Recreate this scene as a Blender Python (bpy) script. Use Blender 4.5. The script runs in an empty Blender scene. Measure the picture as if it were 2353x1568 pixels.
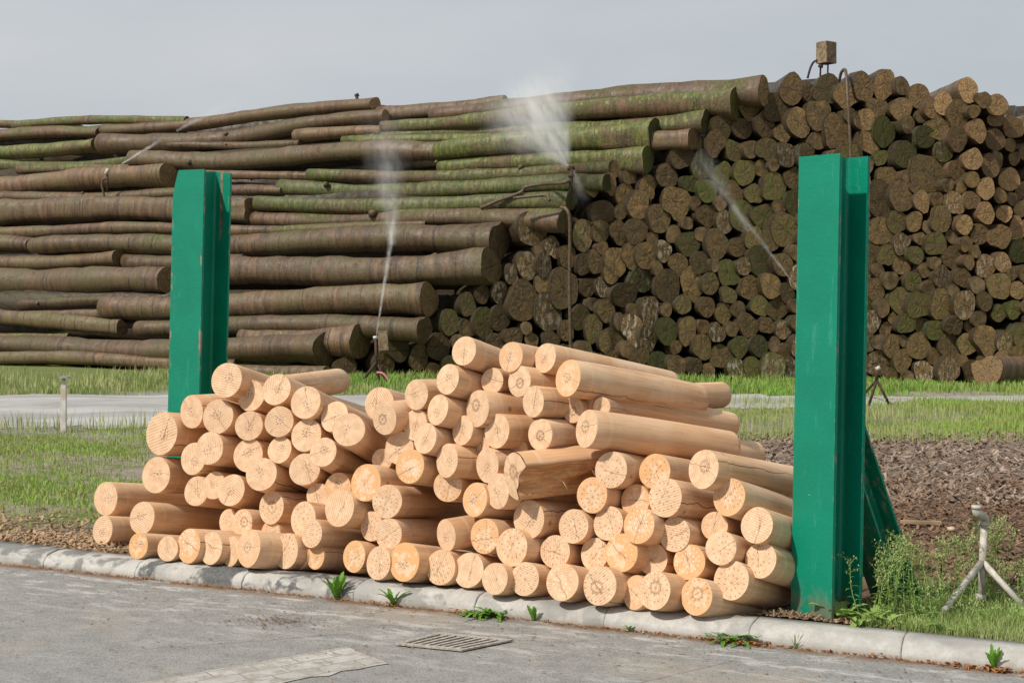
import bpy, math, random
import numpy as np
from mathutils import Vector, Matrix
random.seed(7); rng = np.random.default_rng(7)
scene = bpy.context.scene
COL = scene.collection
R = math.radians

# ------------------------------------------------------------------ camera
H = 1.7; F = 3267.0; CX = 1176.0; YH = 670.0
cam_d = bpy.data.cameras.new("camera"); cam = bpy.data.objects.new("camera", cam_d); COL.objects.link(cam)
cam.location = (0, 0, H); cam.rotation_euler = (R(90), 0, 0)
cam_d.lens = 50; cam_d.sensor_width = 36; cam_d.sensor_fit = 'HORIZONTAL'
cam_d.shift_y = -114.0/2352.0; cam_d.clip_end = 2000; cam_d.clip_start = 0.05
scene.camera = cam
scene.render.resolution_x = 1024; scene.render.resolution_y = 682

def P(x, y, Y): return Vector(((x-CX)/F*Y, Y, H-(y-YH)/F*Y))
def gY(y, z=0.05): return (H-z)*F/(y-YH)
def G(x, y, z=0.05):
    Y = gY(y, z); return Vector(((x-CX)/F*Y, Y, z))

# ------------------------------------------------------------------ helpers
def tag(o, label=None, cat=None, group=None, kind=None):
    if label: o['label'] = label
    if cat: o['category'] = cat
    if group: o['group'] = group
    if kind: o['kind'] = kind
    return o
def empty(name, loc=(0, 0, 0)):
    o = bpy.data.objects.new(name, None); COL.objects.link(o); o.location = loc; o.empty_display_size = .1
    return o
def mobj(name, V, Fc, mat, parent=None, smooth=False, mat2=None, fm=None):
    me = bpy.data.meshes.new(name); me.from_pydata([tuple(v) for v in V], [], [tuple(f) for f in Fc]); me.update()
    if mat: me.materials.append(mat)
    if mat2: me.materials.append(mat2)
    if fm is not None: me.polygons.foreach_set('material_index', fm)
    if smooth: me.polygons.foreach_set('use_smooth', [True]*len(me.polygons))
    o = bpy.data.objects.new(name, me); COL.objects.link(o)
    if parent:
        o.parent = parent
        o.matrix_parent_inverse = Matrix.Translation(-parent.location) if not parent.rotation_euler.x and not parent.rotation_euler.z else Matrix.Identity(4)
    return o
class MB:
    def __init__(s): s.v = []; s.f = []
    def tube(s, pts, r, n=8, cap=True):
        pts = [Vector(p) for p in pts]; rr = r if isinstance(r, (list, tuple)) else [r]*len(pts)
        base = len(s.v); prev = None
        for i, p in enumerate(pts):
            d = (pts[min(i+1, len(pts)-1)]-pts[max(i-1, 0)]).normalized()
            if prev is None:
                a = Vector((0, 0, 1)) if abs(d.z) < .9 else Vector((1, 0, 0)); prev = d.cross(a).normalized()
            u = (prev-d*prev.dot(d)).normalized(); w = d.cross(u); prev = u
            for k in range(n):
                t = 2*math.pi*k/n; s.v.append(p+(u*math.cos(t)+w*math.sin(t))*rr[i])
        for i in range(len(pts)-1):
            for k in range(n):
                a = base+i*n+k; b = base+i*n+(k+1) % n; s.f.append((a, b, b+n, a+n))
        if cap:
            s.f.append(tuple(base+k for k in range(n))[::-1]); s.f.append(tuple(base+(len(pts)-1)*n+k for k in range(n)))
        return s
    def box(s, c, size, M=None):
        b = len(s.v); c = Vector(c)
        for i in range(8):
            p = Vector(((i & 1)-.5, ((i >> 1) & 1)-.5, ((i >> 2) & 1)-.5))
            p = Vector((p.x*size[0], p.y*size[1], p.z*size[2]))
            if M: p = M @ p
            s.v.append(c+p)
        for f in ((0, 2, 3, 1), (4, 5, 7, 6), (0, 1, 5, 4), (2, 6, 7, 3), (0, 4, 6, 2), (1, 3, 7, 5)): s.f.append(tuple(b+k for k in f))
        return s
    def build(s, name, mat, parent=None, smooth=False): return mobj(name, s.v, s.f, mat, parent, smooth)

def smooth_pts(pts, n=6):
    out = []; p = [Vector(q) for q in pts]; p = [p[0]*2-p[1]]+p+[p[-1]*2-p[-2]]
    for i in range(1, len(p)-2):
        for k in range(n):
            t = k/n; a, b, c, d = p[i-1], p[i], p[i+1], p[i+2]
            out.append(.5*((2*b)+(c-a)*t+(2*a-5*b+4*c-d)*t*t+(3*b-a-3*c+d)*t**3))
    out.append(p[-2]); return out

# ------------------------------------------------------------------ node kit
class NT:
    def __init__(s, name, vol=False):
        s.m = bpy.data.materials.new(name); s.m.use_nodes = True; s.t = s.m.node_tree; s.n = s.t.nodes
        s.bsdf = s.n['Principled BSDF']; s.out = s.n['Material Output']
    def node(s, ty, **kw):
        n = s.n.new(ty)
        for k, v in kw.items():
            if hasattr(n, k): setattr(n, k, v)
        return n
    def link(s, a, b): s.t.links.new(a, b)
    def val(s, inp, v):
        if isinstance(v, bpy.types.NodeSocket): s.link(v, inp)
        else: inp.default_value = v
    def math(s, op, a, b=None, c=None, clamp=False):
        n = s.n.new('ShaderNodeMath'); n.operation = op; n.use_clamp = clamp
        s.val(n.inputs[0], a)
        if b is not None: s.val(n.inputs[1], b)
        if c is not None: s.val(n.inputs[2], c)
        return n.outputs[0]
    def vmath(s, op, a, b=None):
        n = s.n.new('ShaderNodeVectorMath'); n.operation = op; s.val(n.inputs[0], a)
        if b is not None: s.val(n.inputs[1], b)
        return n.outputs[0]
    def mapr(s, v, a, b, c=0., d=1., sm=True):
        n = s.n.new('ShaderNodeMapRange'); n.interpolation_type = 'SMOOTHSTEP' if sm else 'LINEAR'
        s.val(n.inputs[0], v); s.val(n.inputs[1], a); s.val(n.inputs[2], b); n.inputs[3].default_value = c; n.inputs[4].default_value = d
        return n.outputs[0]
    def noise(s, vec, scale, detail=4, rough=.55, dist=0.):
        n = s.n.new('ShaderNodeTexNoise'); s.link(vec, n.inputs['Vector']); n.inputs['Scale'].default_value = scale
        n.inputs['Detail'].default_value = detail; n.inputs['Roughness'].default_value = rough; n.inputs['Distortion'].default_value = dist
        return n.outputs['Fac']
    def vor(s, vec, scale, feature='F1', out='Distance'):
        n = s.n.new('ShaderNodeTexVoronoi'); n.feature = feature; s.link(vec, n.inputs['Vector']); n.inputs['Scale'].default_value = scale
        return n.outputs[out]
    def mix(s, f, a, b, mode='MIX'):
        n = s.n.new('ShaderNodeMix'); n.data_type = 'RGBA'; n.blend_type = mode
        s.val(n.inputs[0], f)
        for i, c in ((6, a), (7, b)):
            if isinstance(c, bpy.types.NodeSocket): s.link(c, n.inputs[i])
            else: n.inputs[i].default_value = (*c, 1)
        return n.outputs[2]
    def bump(s, h, strength=.4, dist=.01):
        n = s.n.new('ShaderNodeBump'); n.inputs['Strength'].default_value = strength; n.inputs['Distance'].default_value = dist
        s.link(h, n.inputs['Height']); s.link(n.outputs[0], s.bsdf.inputs['Normal'])
    def sep(s, v):
        n = s.n.new('ShaderNodeSeparateXYZ'); s.link(v, n.inputs[0]); return n.outputs
    def comb(s, x, y, z):
        n = s.n.new('ShaderNodeCombineXYZ'); s.val(n.inputs[0], x); s.val(n.inputs[1], y); s.val(n.inputs[2], z); return n.outputs[0]
    def objc(s): return s.n.new('ShaderNodeTexCoord').outputs['Object']
    def pos(s): return s.n.new('ShaderNodeNewGeometry').outputs['Position']
    def normal(s): return s.n.new('ShaderNodeNewGeometry').outputs['Normal']
    def island(s): return s.n.new('ShaderNodeNewGeometry').outputs['Random Per Island']
    def info(s): return s.n.new('ShaderNodeObjectInfo')
    def ocol(s):
        i = s.info(); n = s.n.new('ShaderNodeSeparateColor'); s.link(i.outputs['Color'], n.inputs[0])
        return n.outputs[0], n.outputs[1], n.outputs[2], i.outputs['Alpha'], i.outputs['Random']
    def done(s, col, rough=.8, spec=.3):
        s.val(s.bsdf.inputs['Base Color'], col if isinstance(col, bpy.types.NodeSocket) else (*col, 1))
        s.val(s.bsdf.inputs['Roughness'], rough); s.bsdf.inputs['Specular IOR Level'].default_value = spec
        return s.m

def mat_simple(name, c1, c2, scale=20, rough=.7, bump=.2, spec=.3, metallic=0):
    s = NT(name); v = s.objc(); n = s.noise(v, scale, 5); s.bump(n, bump, .005)
    s.bsdf.inputs['Metallic'].default_value = metallic
    return s.done(s.mix(s.mapr(n, .35, .65), c1, c2), rough, spec)

def mat_fresh_side():
    s = NT('peeled_wood_side'); v = s.objc(); cr, cg, cb, ca, rnd = s.ocol()
    off = s.math('MULTIPLY', rnd, 57.); v2 = s.vmath('ADD', v, s.comb(off, off, off))
    x, y, z = s.sep(v)
    sx, sy, sz = s.sep(v2)
    grain = s.noise(s.comb(s.math('MULTIPLY', sx, 26.), s.math('MULTIPLY', sy, 26.), s.math('MULTIPLY', sz, 1.3)), 1., 5, .6, .5)
    fine = s.noise(s.comb(s.math('MULTIPLY', sx, 150.), s.math('MULTIPLY', sy, 150.), s.math('MULTIPLY', sz, 6.)), 1., 3)
    big = s.noise(v2, 3.2, 3)
    c = s.mix(s.mapr(grain, .3, .7), (.75, .48, .285), (.60, .36, .195))
    c = s.mix(s.mapr(big, .35, .7), c, (.77, .55, .36))
    c = s.mix(s.math('MULTIPLY', s.mapr(fine, .5, .7), .45), c, (.42, .22, .11))
    c = s.mix(s.math('MULTIPLY', rnd, .3), c, (.60, .32, .15))
    # brown heart streaks on some
    st = s.noise(s.comb(s.math('MULTIPLY', sx, 9.), s.math('MULTIPLY', sy, 9.), s.math('MULTIPLY', sz, .7)), 1., 2)
    c = s.mix(s.math('MULTIPLY', s.mapr(st, .56, .68), .5), c, (.38, .19, .085))
    c = s.mix(s.math('MULTIPLY', s.mapr(s.noise(v2, 5.5, 5, .7), .56, .7), .35), c, (.40, .30, .22))
    # turned ring lines near the cut
    for q in (.088, .1):
        c = s.mix(s.mapr(s.math('ABSOLUTE', s.math('SUBTRACT', z, q)), .0012, .003, .5, 0.), c, (.86, .66, .46))
    # lengthwise drying crack, thin
    ang = s.math('ARCTAN2', y, x)
    wob = s.noise(s.comb(0., off, s.math('MULTIPLY', z, 5.)), 1., 3)
    a0 = s.math('SUBTRACT', s.math('MULTIPLY', rnd, 6.28), 3.14)
    d = s.math('ABSOLUTE', s.math('ADD', s.math('SUBTRACT', ang, a0), s.math('MULTIPLY', s.math('SUBTRACT', wob, .5), .8)))
    ck = s.math('MULTIPLY', s.mapr(d, .012, .04, 1., 0.), s.mapr(z, .25, .9, 1., 0.))
    c = s.mix(s.math('MULTIPLY', ck, .85), c, (.09, .04, .015))
    # small dark knots / smudges
    k = s.vor(v2, 4.3); c = s.mix(s.mapr(k, .02, .09, .7, 0.), c, (.16, .08, .04))
    c = s.mix(s.math('MULTIPLY', s.mapr(s.noise(v2, 13., 5, .75), .6, .68), .3), c, (.33, .2, .12))
    h = s.math('SUBTRACT', s.math('ADD', s.math('MULTIPLY', grain, .5), s.math('MULTIPLY', fine, .3)), s.math('MULTIPLY', ck, 1.5))
    s.bump(h, .25, .006)
    return s.done(c, .62, .25)

def mat_fresh_end():
    s = NT('peeled_wood_cut_end'); v = s.objc(); cr, cg, cb, ca, rnd = s.ocol()
    off = s.math('MULTIPLY', rnd, 91.); v = s.vmath('ADD', v, s.comb(s.math('MULTIPLY', s.math('SINE', s.math('MULTIPLY', off, 3.1)), .16), s.math('MULTIPLY', s.math('COSINE', s.math('MULTIPLY', off, 5.3)), .16), 0.))
    v2 = s.vmath('ADD', v, s.comb(off, off, off)); x, y, z = s.sep(v)
    nz = s.noise(v2, 2.2, 3); nf = s.noise(v2, 9., 4); nff = s.noise(v2, 30., 4)
    r = s.math('SQRT', s.math('ADD', s.math('MULTIPLY', x, x), s.math('MULTIPLY', y, y)))
    rw = s.math('ADD', r, s.math('MULTIPLY', s.math('SUBTRACT', nz, .5), .16))
    ang = s.math('ARCTAN2', y, x)
    rings = s.math('SINE', s.math('MULTIPLY', rw, 75.))
    # saw marks
    sa = s.math('ADD', s.math('MULTIPLY', x, s.math('COSINE', off)), s.math('MULTIPLY', y, s.math('SINE', off)))
    saw = s.math('SINE', s.math('ADD', s.math('MULTIPLY', sa, 48.), s.math('MULTIPLY', nf, 6.)))
    sawn = s.math('MULTIPLY', saw, s.mapr(s.math('ADD', nz, s.math('MULTIPLY', s.math('FRACT', off), .3)), .45, .75))
    c = s.mix(s.mapr(nz, .3, .7), (.76, .53, .345), (.645, .415, .25))
    c = s.mix(s.mapr(rings, -1., 1., 0., .22), c, (.45, .235, .105))
    c = s.mix(s.mapr(sawn, .1, 1., 0., .55), c, (.44, .27, .16))
    c = s.mix(s.mapr(sawn, -1., -.2, .28, 0.), c, (.86, .66, .46))
    # orange damp rim
    st = s.math('ADD', s.math('MULTIPLY', r, .8), s.math('MULTIPLY', s.math('SUBTRACT', nz, .5), 2.4))
    stm = s.math('MULTIPLY', s.mapr(st, .36, .5), cr)
    c = s.mix(s.math('MULTIPLY', stm, .8), c, (.66, .345, .135))
    # rim line
    
    # pressed fasteners : rings of little marks
    def marks(n, r0, hw, rot):
        a = s.math('SUBTRACT', s.math('FRACT', s.math('ADD', s.math('MULTIPLY', ang, n/6.28318), s.math('ADD', rot, 10.))), .5)
        tang = s.math('MULTIPLY', s.math('MULTIPLY', s.math('ABSOLUTE', a), r), 6.28318/n)
        bend = s.math('MULTIPLY', s.math('SUBTRACT', r, r0), .35)
        t1 = s.mapr(s.math('ABSOLUTE', s.math('ADD', tang, bend)), .016, .036, 1., 0.)
        t2 = s.mapr(s.math('ABSOLUTE', s.math('SUBTRACT', rw2, r0)), hw*.8, hw*1.2, 1., 0.)
        return s.math('MULTIPLY', t1, t2)
    rw2 = s.math('ADD', r, s.math('MULTIPLY', s.math('SUBTRACT', nff, .5), .16))
    big = s.math('GREATER_THAN', cg, .5); small = s.math('SUBTRACT', 1., big)
    m = s.math('MULTIPLY', marks(9, .27, .075, rnd), small)
    m2 = s.math('MULTIPLY', s.math('ADD', marks(17, .74, .06, rnd), marks(9, .4, .07, rnd)), big)
    m = s.math('MULTIPLY', s.math('ADD', m, m2, clamp=True), s.mapr(s.noise(v2, 3.3, 2), .36, .5, .15, .9))
    mcol = s.mix(cb, (.15, .125, .12), (.93, .8, .62))
    c = s.mix(s.math('MULTIPLY', m, .75), c, mcol)
    # pith
    pith = s.mapr(r, .03, .13, .75, 0.); c = s.mix(s.math('MULTIPLY', pith, s.mapr(nff, .4, .6)), c, (.22, .1, .045))
    # knot / hollow ring (alpha channel)
    hol = s.math('MULTIPLY', s.mapr(s.math('ABSOLUTE', s.math('SUBTRACT', rw, .3)), .02, .09, 1., 0.), s.math('MULTIPLY', ca, s.mapr(nff, .35, .55)))
    c = s.mix(s.math('MULTIPLY', hol, .75), c, (.2, .12, .07))
    # drying cracks
    ck = None
    wob = s.math('MULTIPLY', s.math('SUBTRACT', s.noise(v2, 2.2, 4, .6), .5), .42)
    for k, (mul, w0, sgn) in enumerate(((13.7, .014, 1), (29.3, .008, -1), (47.1, .007, 1))):
        a = s.math('MULTIPLY', rnd, mul)
        dd = s.math('ABSOLUTE', s.math('ADD', s.math('SUBTRACT', s.math('MULTIPLY', x, s.math('SINE', a)), s.math('MULTIPLY', y, s.math('COSINE', a))), wob))
        al = s.math('ADD', s.math('MULTIPLY', x, s.math('COSINE', a)), s.math('MULTIPLY', y, s.math('SINE', a)))
        lim = s.mapr(al, -.12, .02) if k else s.mapr(al, -.55, -.4)
        t = s.math('MULTIPLY', s.mapr(dd, w0*.6, w0*1.9, 1., 0.), lim)
        if k == 1: t = s.math('MULTIPLY', t, s.math('GREATER_THAN', s.math('FRACT', s.math('MULTIPLY', rnd, 53.1)), .45))
        if k == 2: t = s.math('MULTIPLY', s.math('MULTIPLY', t, s.math('GREATER_THAN', s.math('FRACT', s.math('MULTIPLY', rnd, 71.9)), .4)), s.mapr(r, .3, .7, 1., 0.))
        ck = t if ck is None else s.math('MAXIMUM', ck, t)
    ck = s.math('MULTIPLY', ck, s.mapr(s.math('FRACT', s.math('MULTIPLY', rnd, 37.7)), 0., .6, .3, 1., False))
    c = s.mix(s.math('MULTIPLY', ck, .68), c, (.16, .075, .035))
    h = s.math('SUBTRACT', s.math('MULTIPLY', sawn, .25), s.math('ADD', s.math('MULTIPLY', ck, 2.), s.math('ADD', m, hol)))
    s.bump(s.math('ADD', h, s.math('MULTIPLY', nff, .3)), .3, .005)
    return s.done(c, .75, .2)

def mat_bark():
    s = NT('wet_bark'); v = s.objc(); cr, cg, cb, ca, rnd = s.ocol()
    off = s.math('MULTIPLY', rnd, 83.); v2 = s.vmath('ADD', v, s.comb(off, off, off)); x, y, z = s.sep(v2)
    zs = s.math('ADD', z, s.math('MULTIPLY', x, .35))
    band = s.noise(s.comb(s.math('MULTIPLY', x, 1.2), s.math('MULTIPLY', y, 1.2), s.math('MULTIPLY', zs, 6.)), 1., 6, .72, .5)
    streak = s.noise(s.comb(s.math('MULTIPLY', x, 3.2), s.math('MULTIPLY', y, 3.2), s.math('MULTIPLY', zs, 13.)), 1., 5, .68, .8)
    n1 = s.noise(v2, .8, 4); n2 = s.noise(v2, 17., 6, .75); n3 = s.noise(v2, 5., 5, .7)
    nz = s.sep(s.normal())[2]
    c = s.mix(s.mapr(band, .36, .64), (.225, .132, .066), (.068, .042, .025))
    c = s.mix(s.mapr(n1, .4, .6, 0., .8), c, s.mix(s.mapr(streak, .4, .6), (.095, .095, .03), (.19, .155, .07)))
    c = s.mix(s.mapr(n2, .5, .7, 0., .6), c, (.05, .036, .025))
    c = s.mix(s.math('MULTIPLY', s.mapr(streak, .58, .66), .7), c, (.045, .03, .02))
    c = s.mix(s.math('MULTIPLY', s.mapr(n3, .6, .64), .7), c, (.06, .036, .032))
    ln = s.math('ABSOLUTE', s.math('SUBTRACT', s.noise(s.comb(0., off, zs), 1.9, 3), .5))
    c = s.mix(s.math('MULTIPLY', s.mapr(ln, .0, .012, 1., 0.), s.mapr(n3, .42, .5)), c, (.03, .02, .015))
    c = s.mix(s.math('MULTIPLY', cg, .5), c, s.mix(s.mapr(streak, .42, .58), (.29, .155, .08), (.14, .08, .05)))
    mo = s.math('ADD', s.math('MULTIPLY', s.math('SUBTRACT', streak, .5), .8), s.math('ADD', s.math('MULTIPLY', s.math('SUBTRACT', n1, .5), 1.1), s.math('MULTIPLY', n2, .5)))
    mo = s.math('ADD', mo, s.math('MULTIPLY', nz, .13))
    thr = s.math('SUBTRACT', .78, s.math('MULTIPLY', cr, .75))
    mm = s.mapr(mo, thr, s.math('ADD', thr, .22))
    mc = s.mix(s.mapr(n2, .3, .7), (.04, .068, .01), (.115, .155, .025))
    mc = s.mix(s.mapr(streak, .47, .6), mc, (.20, .20, .045))
    c = s.mix(s.math('MULTIPLY', s.math('MULTIPLY', mm, .9), s.mapr(s.noise(s.comb(s.math('MULTIPLY', x, 2.), s.math('MULTIPLY', y, 2.), s.math('MULTIPLY', zs, 5.)), 1.3, 5, .7), .36, .54, .45, 1.)), c, mc)
    # object alpha darkens bark: wet tone, plus gap shade painted on face logs
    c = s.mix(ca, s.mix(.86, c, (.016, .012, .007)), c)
    s.bump(s.math('ADD', s.math('ADD', s.math('MULTIPLY', band, .5), s.math('MULTIPLY', n2, .5)), s.math('MULTIPLY', mm, .4)), .7, .035)
    return s.done(c, s.mapr(n3, .35, .65, .34, .75), .5)

def mat_old_end():
    s = NT('weathered_cut_end'); v = s.objc(); cr, cg, cb, ca, rnd = s.ocol()
    off = s.math('MULTIPLY', rnd, 71.); v2 = s.vmath('ADD', v, s.comb(off, off, off)); x, y, z = s.sep(v)
    n1 = s.noise(v2, 1.8, 4); n2 = s.noise(v2, 8., 5, .7); n3 = s.noise(v2, 30., 3)
    r = s.math('SQRT', s.math('ADD', s.math('MULTIPLY', x, x), s.math('MULTIPLY', y, y)))
    rings = s.math('SINE', s.math('MULTIPLY', s.math('ADD', r, s.math('MULTIPLY', n1, .2)), 60.))
    c = s.mix(s.mapr(n2, .3, .7), (.165, .118, .045), (.055, .038, .015))
    c = s.mix(s.mapr(n1, .5, .7), c, (.25, .145, .05))
    c = s.mix(s.mapr(rings, 0., 1., 0., .25), c, (.04, .028, .015))
    c = s.mix(s.math('MULTIPLY', cg, .75), c, s.mix(s.mapr(n2, .35, .65), (.52, .32, .15), (.23, .13, .055)))
    thr = s.math('SUBTRACT', .72, s.math('MULTIPLY', cr, .42))
    mm = s.mapr(s.math('ADD', s.math('MULTIPLY', n1, .6), s.math('MULTIPLY', n3, .4)), thr, s.math('ADD', thr, .12))
    c = s.mix(s.math('MULTIPLY', mm, .85), c, s.mix(n2, (.045, .065, .012), (.115, .13, .025)))
    # pale scraped wood on some
    pl = s.noise(s.comb(s.math('MULTIPLY', x, 3.), s.math('ADD', y, off), off), 1.6, 4, .6)
    pm = s.math('MULTIPLY', s.mapr(pl, .5, .6), cb)
    c = s.mix(pm, c, s.mix(n2, (.36, .30, .21), (.5, .44, .36)))
    ck = None
    wob = s.math('MULTIPLY', s.math('SUBTRACT', s.noise(v2, 3.5, 4, .65), .5), .5)
    for mul in (11.3, 23.9, 41.):
        a = s.math('MULTIPLY', rnd, mul)
        dd = s.math('ABSOLUTE', s.math('ADD', s.math('SUBTRACT', s.math('MULTIPLY', x, s.math('SINE', a)), s.math('MULTIPLY', y, s.math('COSINE', a))), wob))
        t = s.math('MULTIPLY', s.mapr(dd, .006, .03, 1., 0.), s.mapr(n2, .4, .55)); ck = t if ck is None else s.math('MAXIMUM', ck, t)
    c = s.mix(s.math('MULTIPLY', ck, .6), c, (.015, .01, .007))
    tone = s.mapr(s.math('FRACT', s.math('MULTIPLY', rnd, 17.3)), 0., 1., .42, 1.2, False)
    tc_ = s.comb(tone, tone, tone); c = s.mix(1., c, tc_, 'MULTIPLY')
    s.bump(s.math('SUBTRACT', s.math('ADD', n2, s.math('MULTIPLY', rings, .06)), ck), .5, .03)
    return s.done(c, .7, .3)

def mat_green():
    s = NT('green_gloss_paint'); v = s.objc(); n = s.noise(v, 60., 4); n1 = s.noise(v, 3., 4); n2 = s.noise(v, 9., 6, .75)
    cr, cg, cb, ca, rnd = s.ocol()
    c = s.mix(s.mapr(n1, .3, .7), (.0, .215, .128), (.0, .18, .108))
    x, y, z = s.sep(v)
    # chipped paint: primarily close to flange tips and upper end
    ed = s.math('ABSOLUTE', x)
    edge = s.mapr(ed, .128, .139)
    sp = s.noise(s.comb(s.math('MULTIPLY', x, 30.), s.math('MULTIPLY', y, 30.), s.math('MULTIPLY', z, 7.)), 1., 5, .7)
    chip = s.math('MULTIPLY', edge, s.mapr(sp, .55, .62))
    c = s.mix(chip, c, s.mix(n2, (.45, .38, .3), (.16, .06, .035)))
    # one big rusty flake (only where object colour asks for it)
    bx = s.mapr(s.math('ABSOLUTE', s.math('ADD', s.math('SUBTRACT', x, .07), s.math('MULTIPLY', s.math('SUBTRACT', sp, .5), .08))), .006, .022, 1., 0.)
    bx = s.math('MULTIPLY', bx, s.math('GREATER_THAN', y, .02))
    bz = s.math('MULTIPLY', s.mapr(z, 1.95, 2.2), s.mapr(s.math('ADD', s.math('MULTIPLY', sp, .8), s.mapr(z, 2., 2.5, 0., .12, False)), .36, .44))
    fl = s.math('MULTIPLY', s.math('MULTIPLY', bx, bz), cr)
    c = s.mix(fl, c, s.mix(s.mapr(n2, .4, .6), (.32, .21, .15), (.15, .06, .04)))
    sc = s.noise(s.comb(s.math('MULTIPLY', x, 22.), s.math('MULTIPLY', y, 22.), s.math('MULTIPLY', z, 3.)), 1., 5, .7)
    c = s.mix(s.math('MULTIPLY', s.mapr(sc, .6, .66), .35), c, (.06, .30, .21))
    c = s.mix(s.math('MULTIPLY', s.mapr(n2, .62, .68), .35), c, (.0, .12, .075))
    c = s.mix(s.math('MULTIPLY', s.mapr(z, .0, .2, .75, 0.), s.mapr(n2, .42, .56)), c, (.17, .13, .09))
    spk = s.vor(v, 6.); c = s.mix(s.mapr(spk, .012, .03, .8, 0.), c, (.4, .33, .26))
    s.bump(s.math('SUBTRACT', s.math('ADD', s.math('MULTIPLY', n, .5), n2), s.math('MULTIPLY', fl, 2.)), .5, .007)
    return s.done(c, .42, .4)

M = {}
M['fside'] = mat_fresh_side(); M['fend'] = mat_fresh_end(); M['bark'] = mat_bark(); M['oend'] = mat_old_end(); M['green'] = mat_green()
M['grey_pipe'] = mat_simple('painted_grey_pipe', (.55, .52, .45), (.36, .33, .27), 25, .6, .3)
M['rust'] = mat_simple('rusty_iron', (.085, .05, .03), (.035, .025, .02), 30, .8, .4)
M['steel'] = mat_simple('galvanised_steel', (.5, .52, .53), (.32, .34, .35), 25, .45, .15, .5, .6)
M['hose'] = mat_simple('brown_rubber_hose', (.13, .085, .055), (.07, .05, .03), 20, .5, .2)
M['pink'] = mat_simple('pink_hose_rubber', (.55, .16, .2), (.42, .11, .15), 20, .4, .1)
M['plank'] = mat_simple('grey_brown_board', (.27, .2, .12), (.14, .1, .06), 12, .8, .4)
M['conc'] = None

def mat_kerb():
    s = NT('kerb_concrete'); v = s.pos(); n1 = s.noise(v, 2.2, 5, .6); n2 = s.noise(v, 60., 4); n3 = s.noise(v, 7., 5, .65)
    cr, cg, cb, ca, rnd = s.ocol(); nz = s.sep(s.normal())[2]
    c = s.mix(s.mapr(n3, .3, .7), (.40, .38, .345), (.52, .505, .47))
    c = s.mix(s.math('MULTIPLY', s.mapr(n1, .5, .62), .6), c, (.27, .265, .255))
    c = s.mix(s.math('MULTIPLY', s.mapr(s.noise(v, 4.7, 4, .6, .6), .47, .56), cr), c, (.085, .088, .09))
    c = s.mix(s.mapr(n2, .3, .7, 0., .3), c, (.30, .28, .25))
    z = s.sep(v)[2]
    c = s.mix(s.mapr(z, .005, .03, .5, 0.), c, (.22, .17, .11))
    s.bump(s.math('ADD', n2, n3), .3, .006)
    return s.done(c, .85, .2)
M['kerb'] = mat_kerb()

def mat_road():
    s = NT('worn_asphalt'); v = s.pos(); n1 = s.noise(v, .9, 5, .6); n2 = s.noise(v, 45., 5, .7); n3 = s.noise(v, 7., 6, .7)
    x, y, z = s.sep(v)
    u = s.math('ADD', s.math('MULTIPLY', x, .907), s.math('MULTIPLY', y, -.422))     # along the kerb
    w = s.math('ADD', s.math('MULTIPLY', x, .422), s.math('MULTIPLY', y, .907))
    n4 = s.noise(s.comb(s.math('MULTIPLY', u, 3.), s.math('MULTIPLY', w, 9.), 0.), 1., 6, .75)
    vo = s.vor(v, 95.)
    c = s.mix(s.mapr(n3, .3, .7), (.215, .21, .2), (.285, .278, .265))
    c = s.mix(s.mapr(vo, .15, .5, .5, 0.), c, (.38, .37, .35))
    c = s.mix(s.mapr(n2, .5, .68, 0., .7), c, (.12, .117, .112))
    dk = s.math('SUBTRACT', 6.70+.0, w)    # distance in front of kerb
    edge = s.mapr(dk, .05, 1.3, 1., 0.)
    c = s.mix(s.math('MULTIPLY', s.mapr(n4, .5, .62), s.math('ADD', .1, s.math('MULTIPLY', edge, .5))), c, (.56, .545, .52))
    c = s.mix(s.mapr(n1, .52, .68, 0., .55), c, (.32, .275, .22))
    # brown dirt line in the gutter
    c = s.mix(s.math('MULTIPLY', s.mapr(dk, 0., .09, 1., 0.), s.mapr(n3, .35, .55)), c, (.19, .11, .06))
    # fine cracks
    dist = s.vmath('ADD', v, s.comb(s.math('MULTIPLY', n3, .35), s.math('MULTIPLY', n3, .25), 0.))
    cr = s.vor(dist, .55, 'DISTANCE_TO_EDGE')
    c = s.mix(s.math('MULTIPLY', s.mapr(cr, .001, .004, .3, 0.), s.mapr(n1, .4, .5)), c, (.06, .055, .05))
    s.bump(s.math('ADD', s.math('MULTIPLY', vo, .7), n2), .55, .006)
    return s.done(c, .9, .15)
M['road'] = mat_road()

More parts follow.
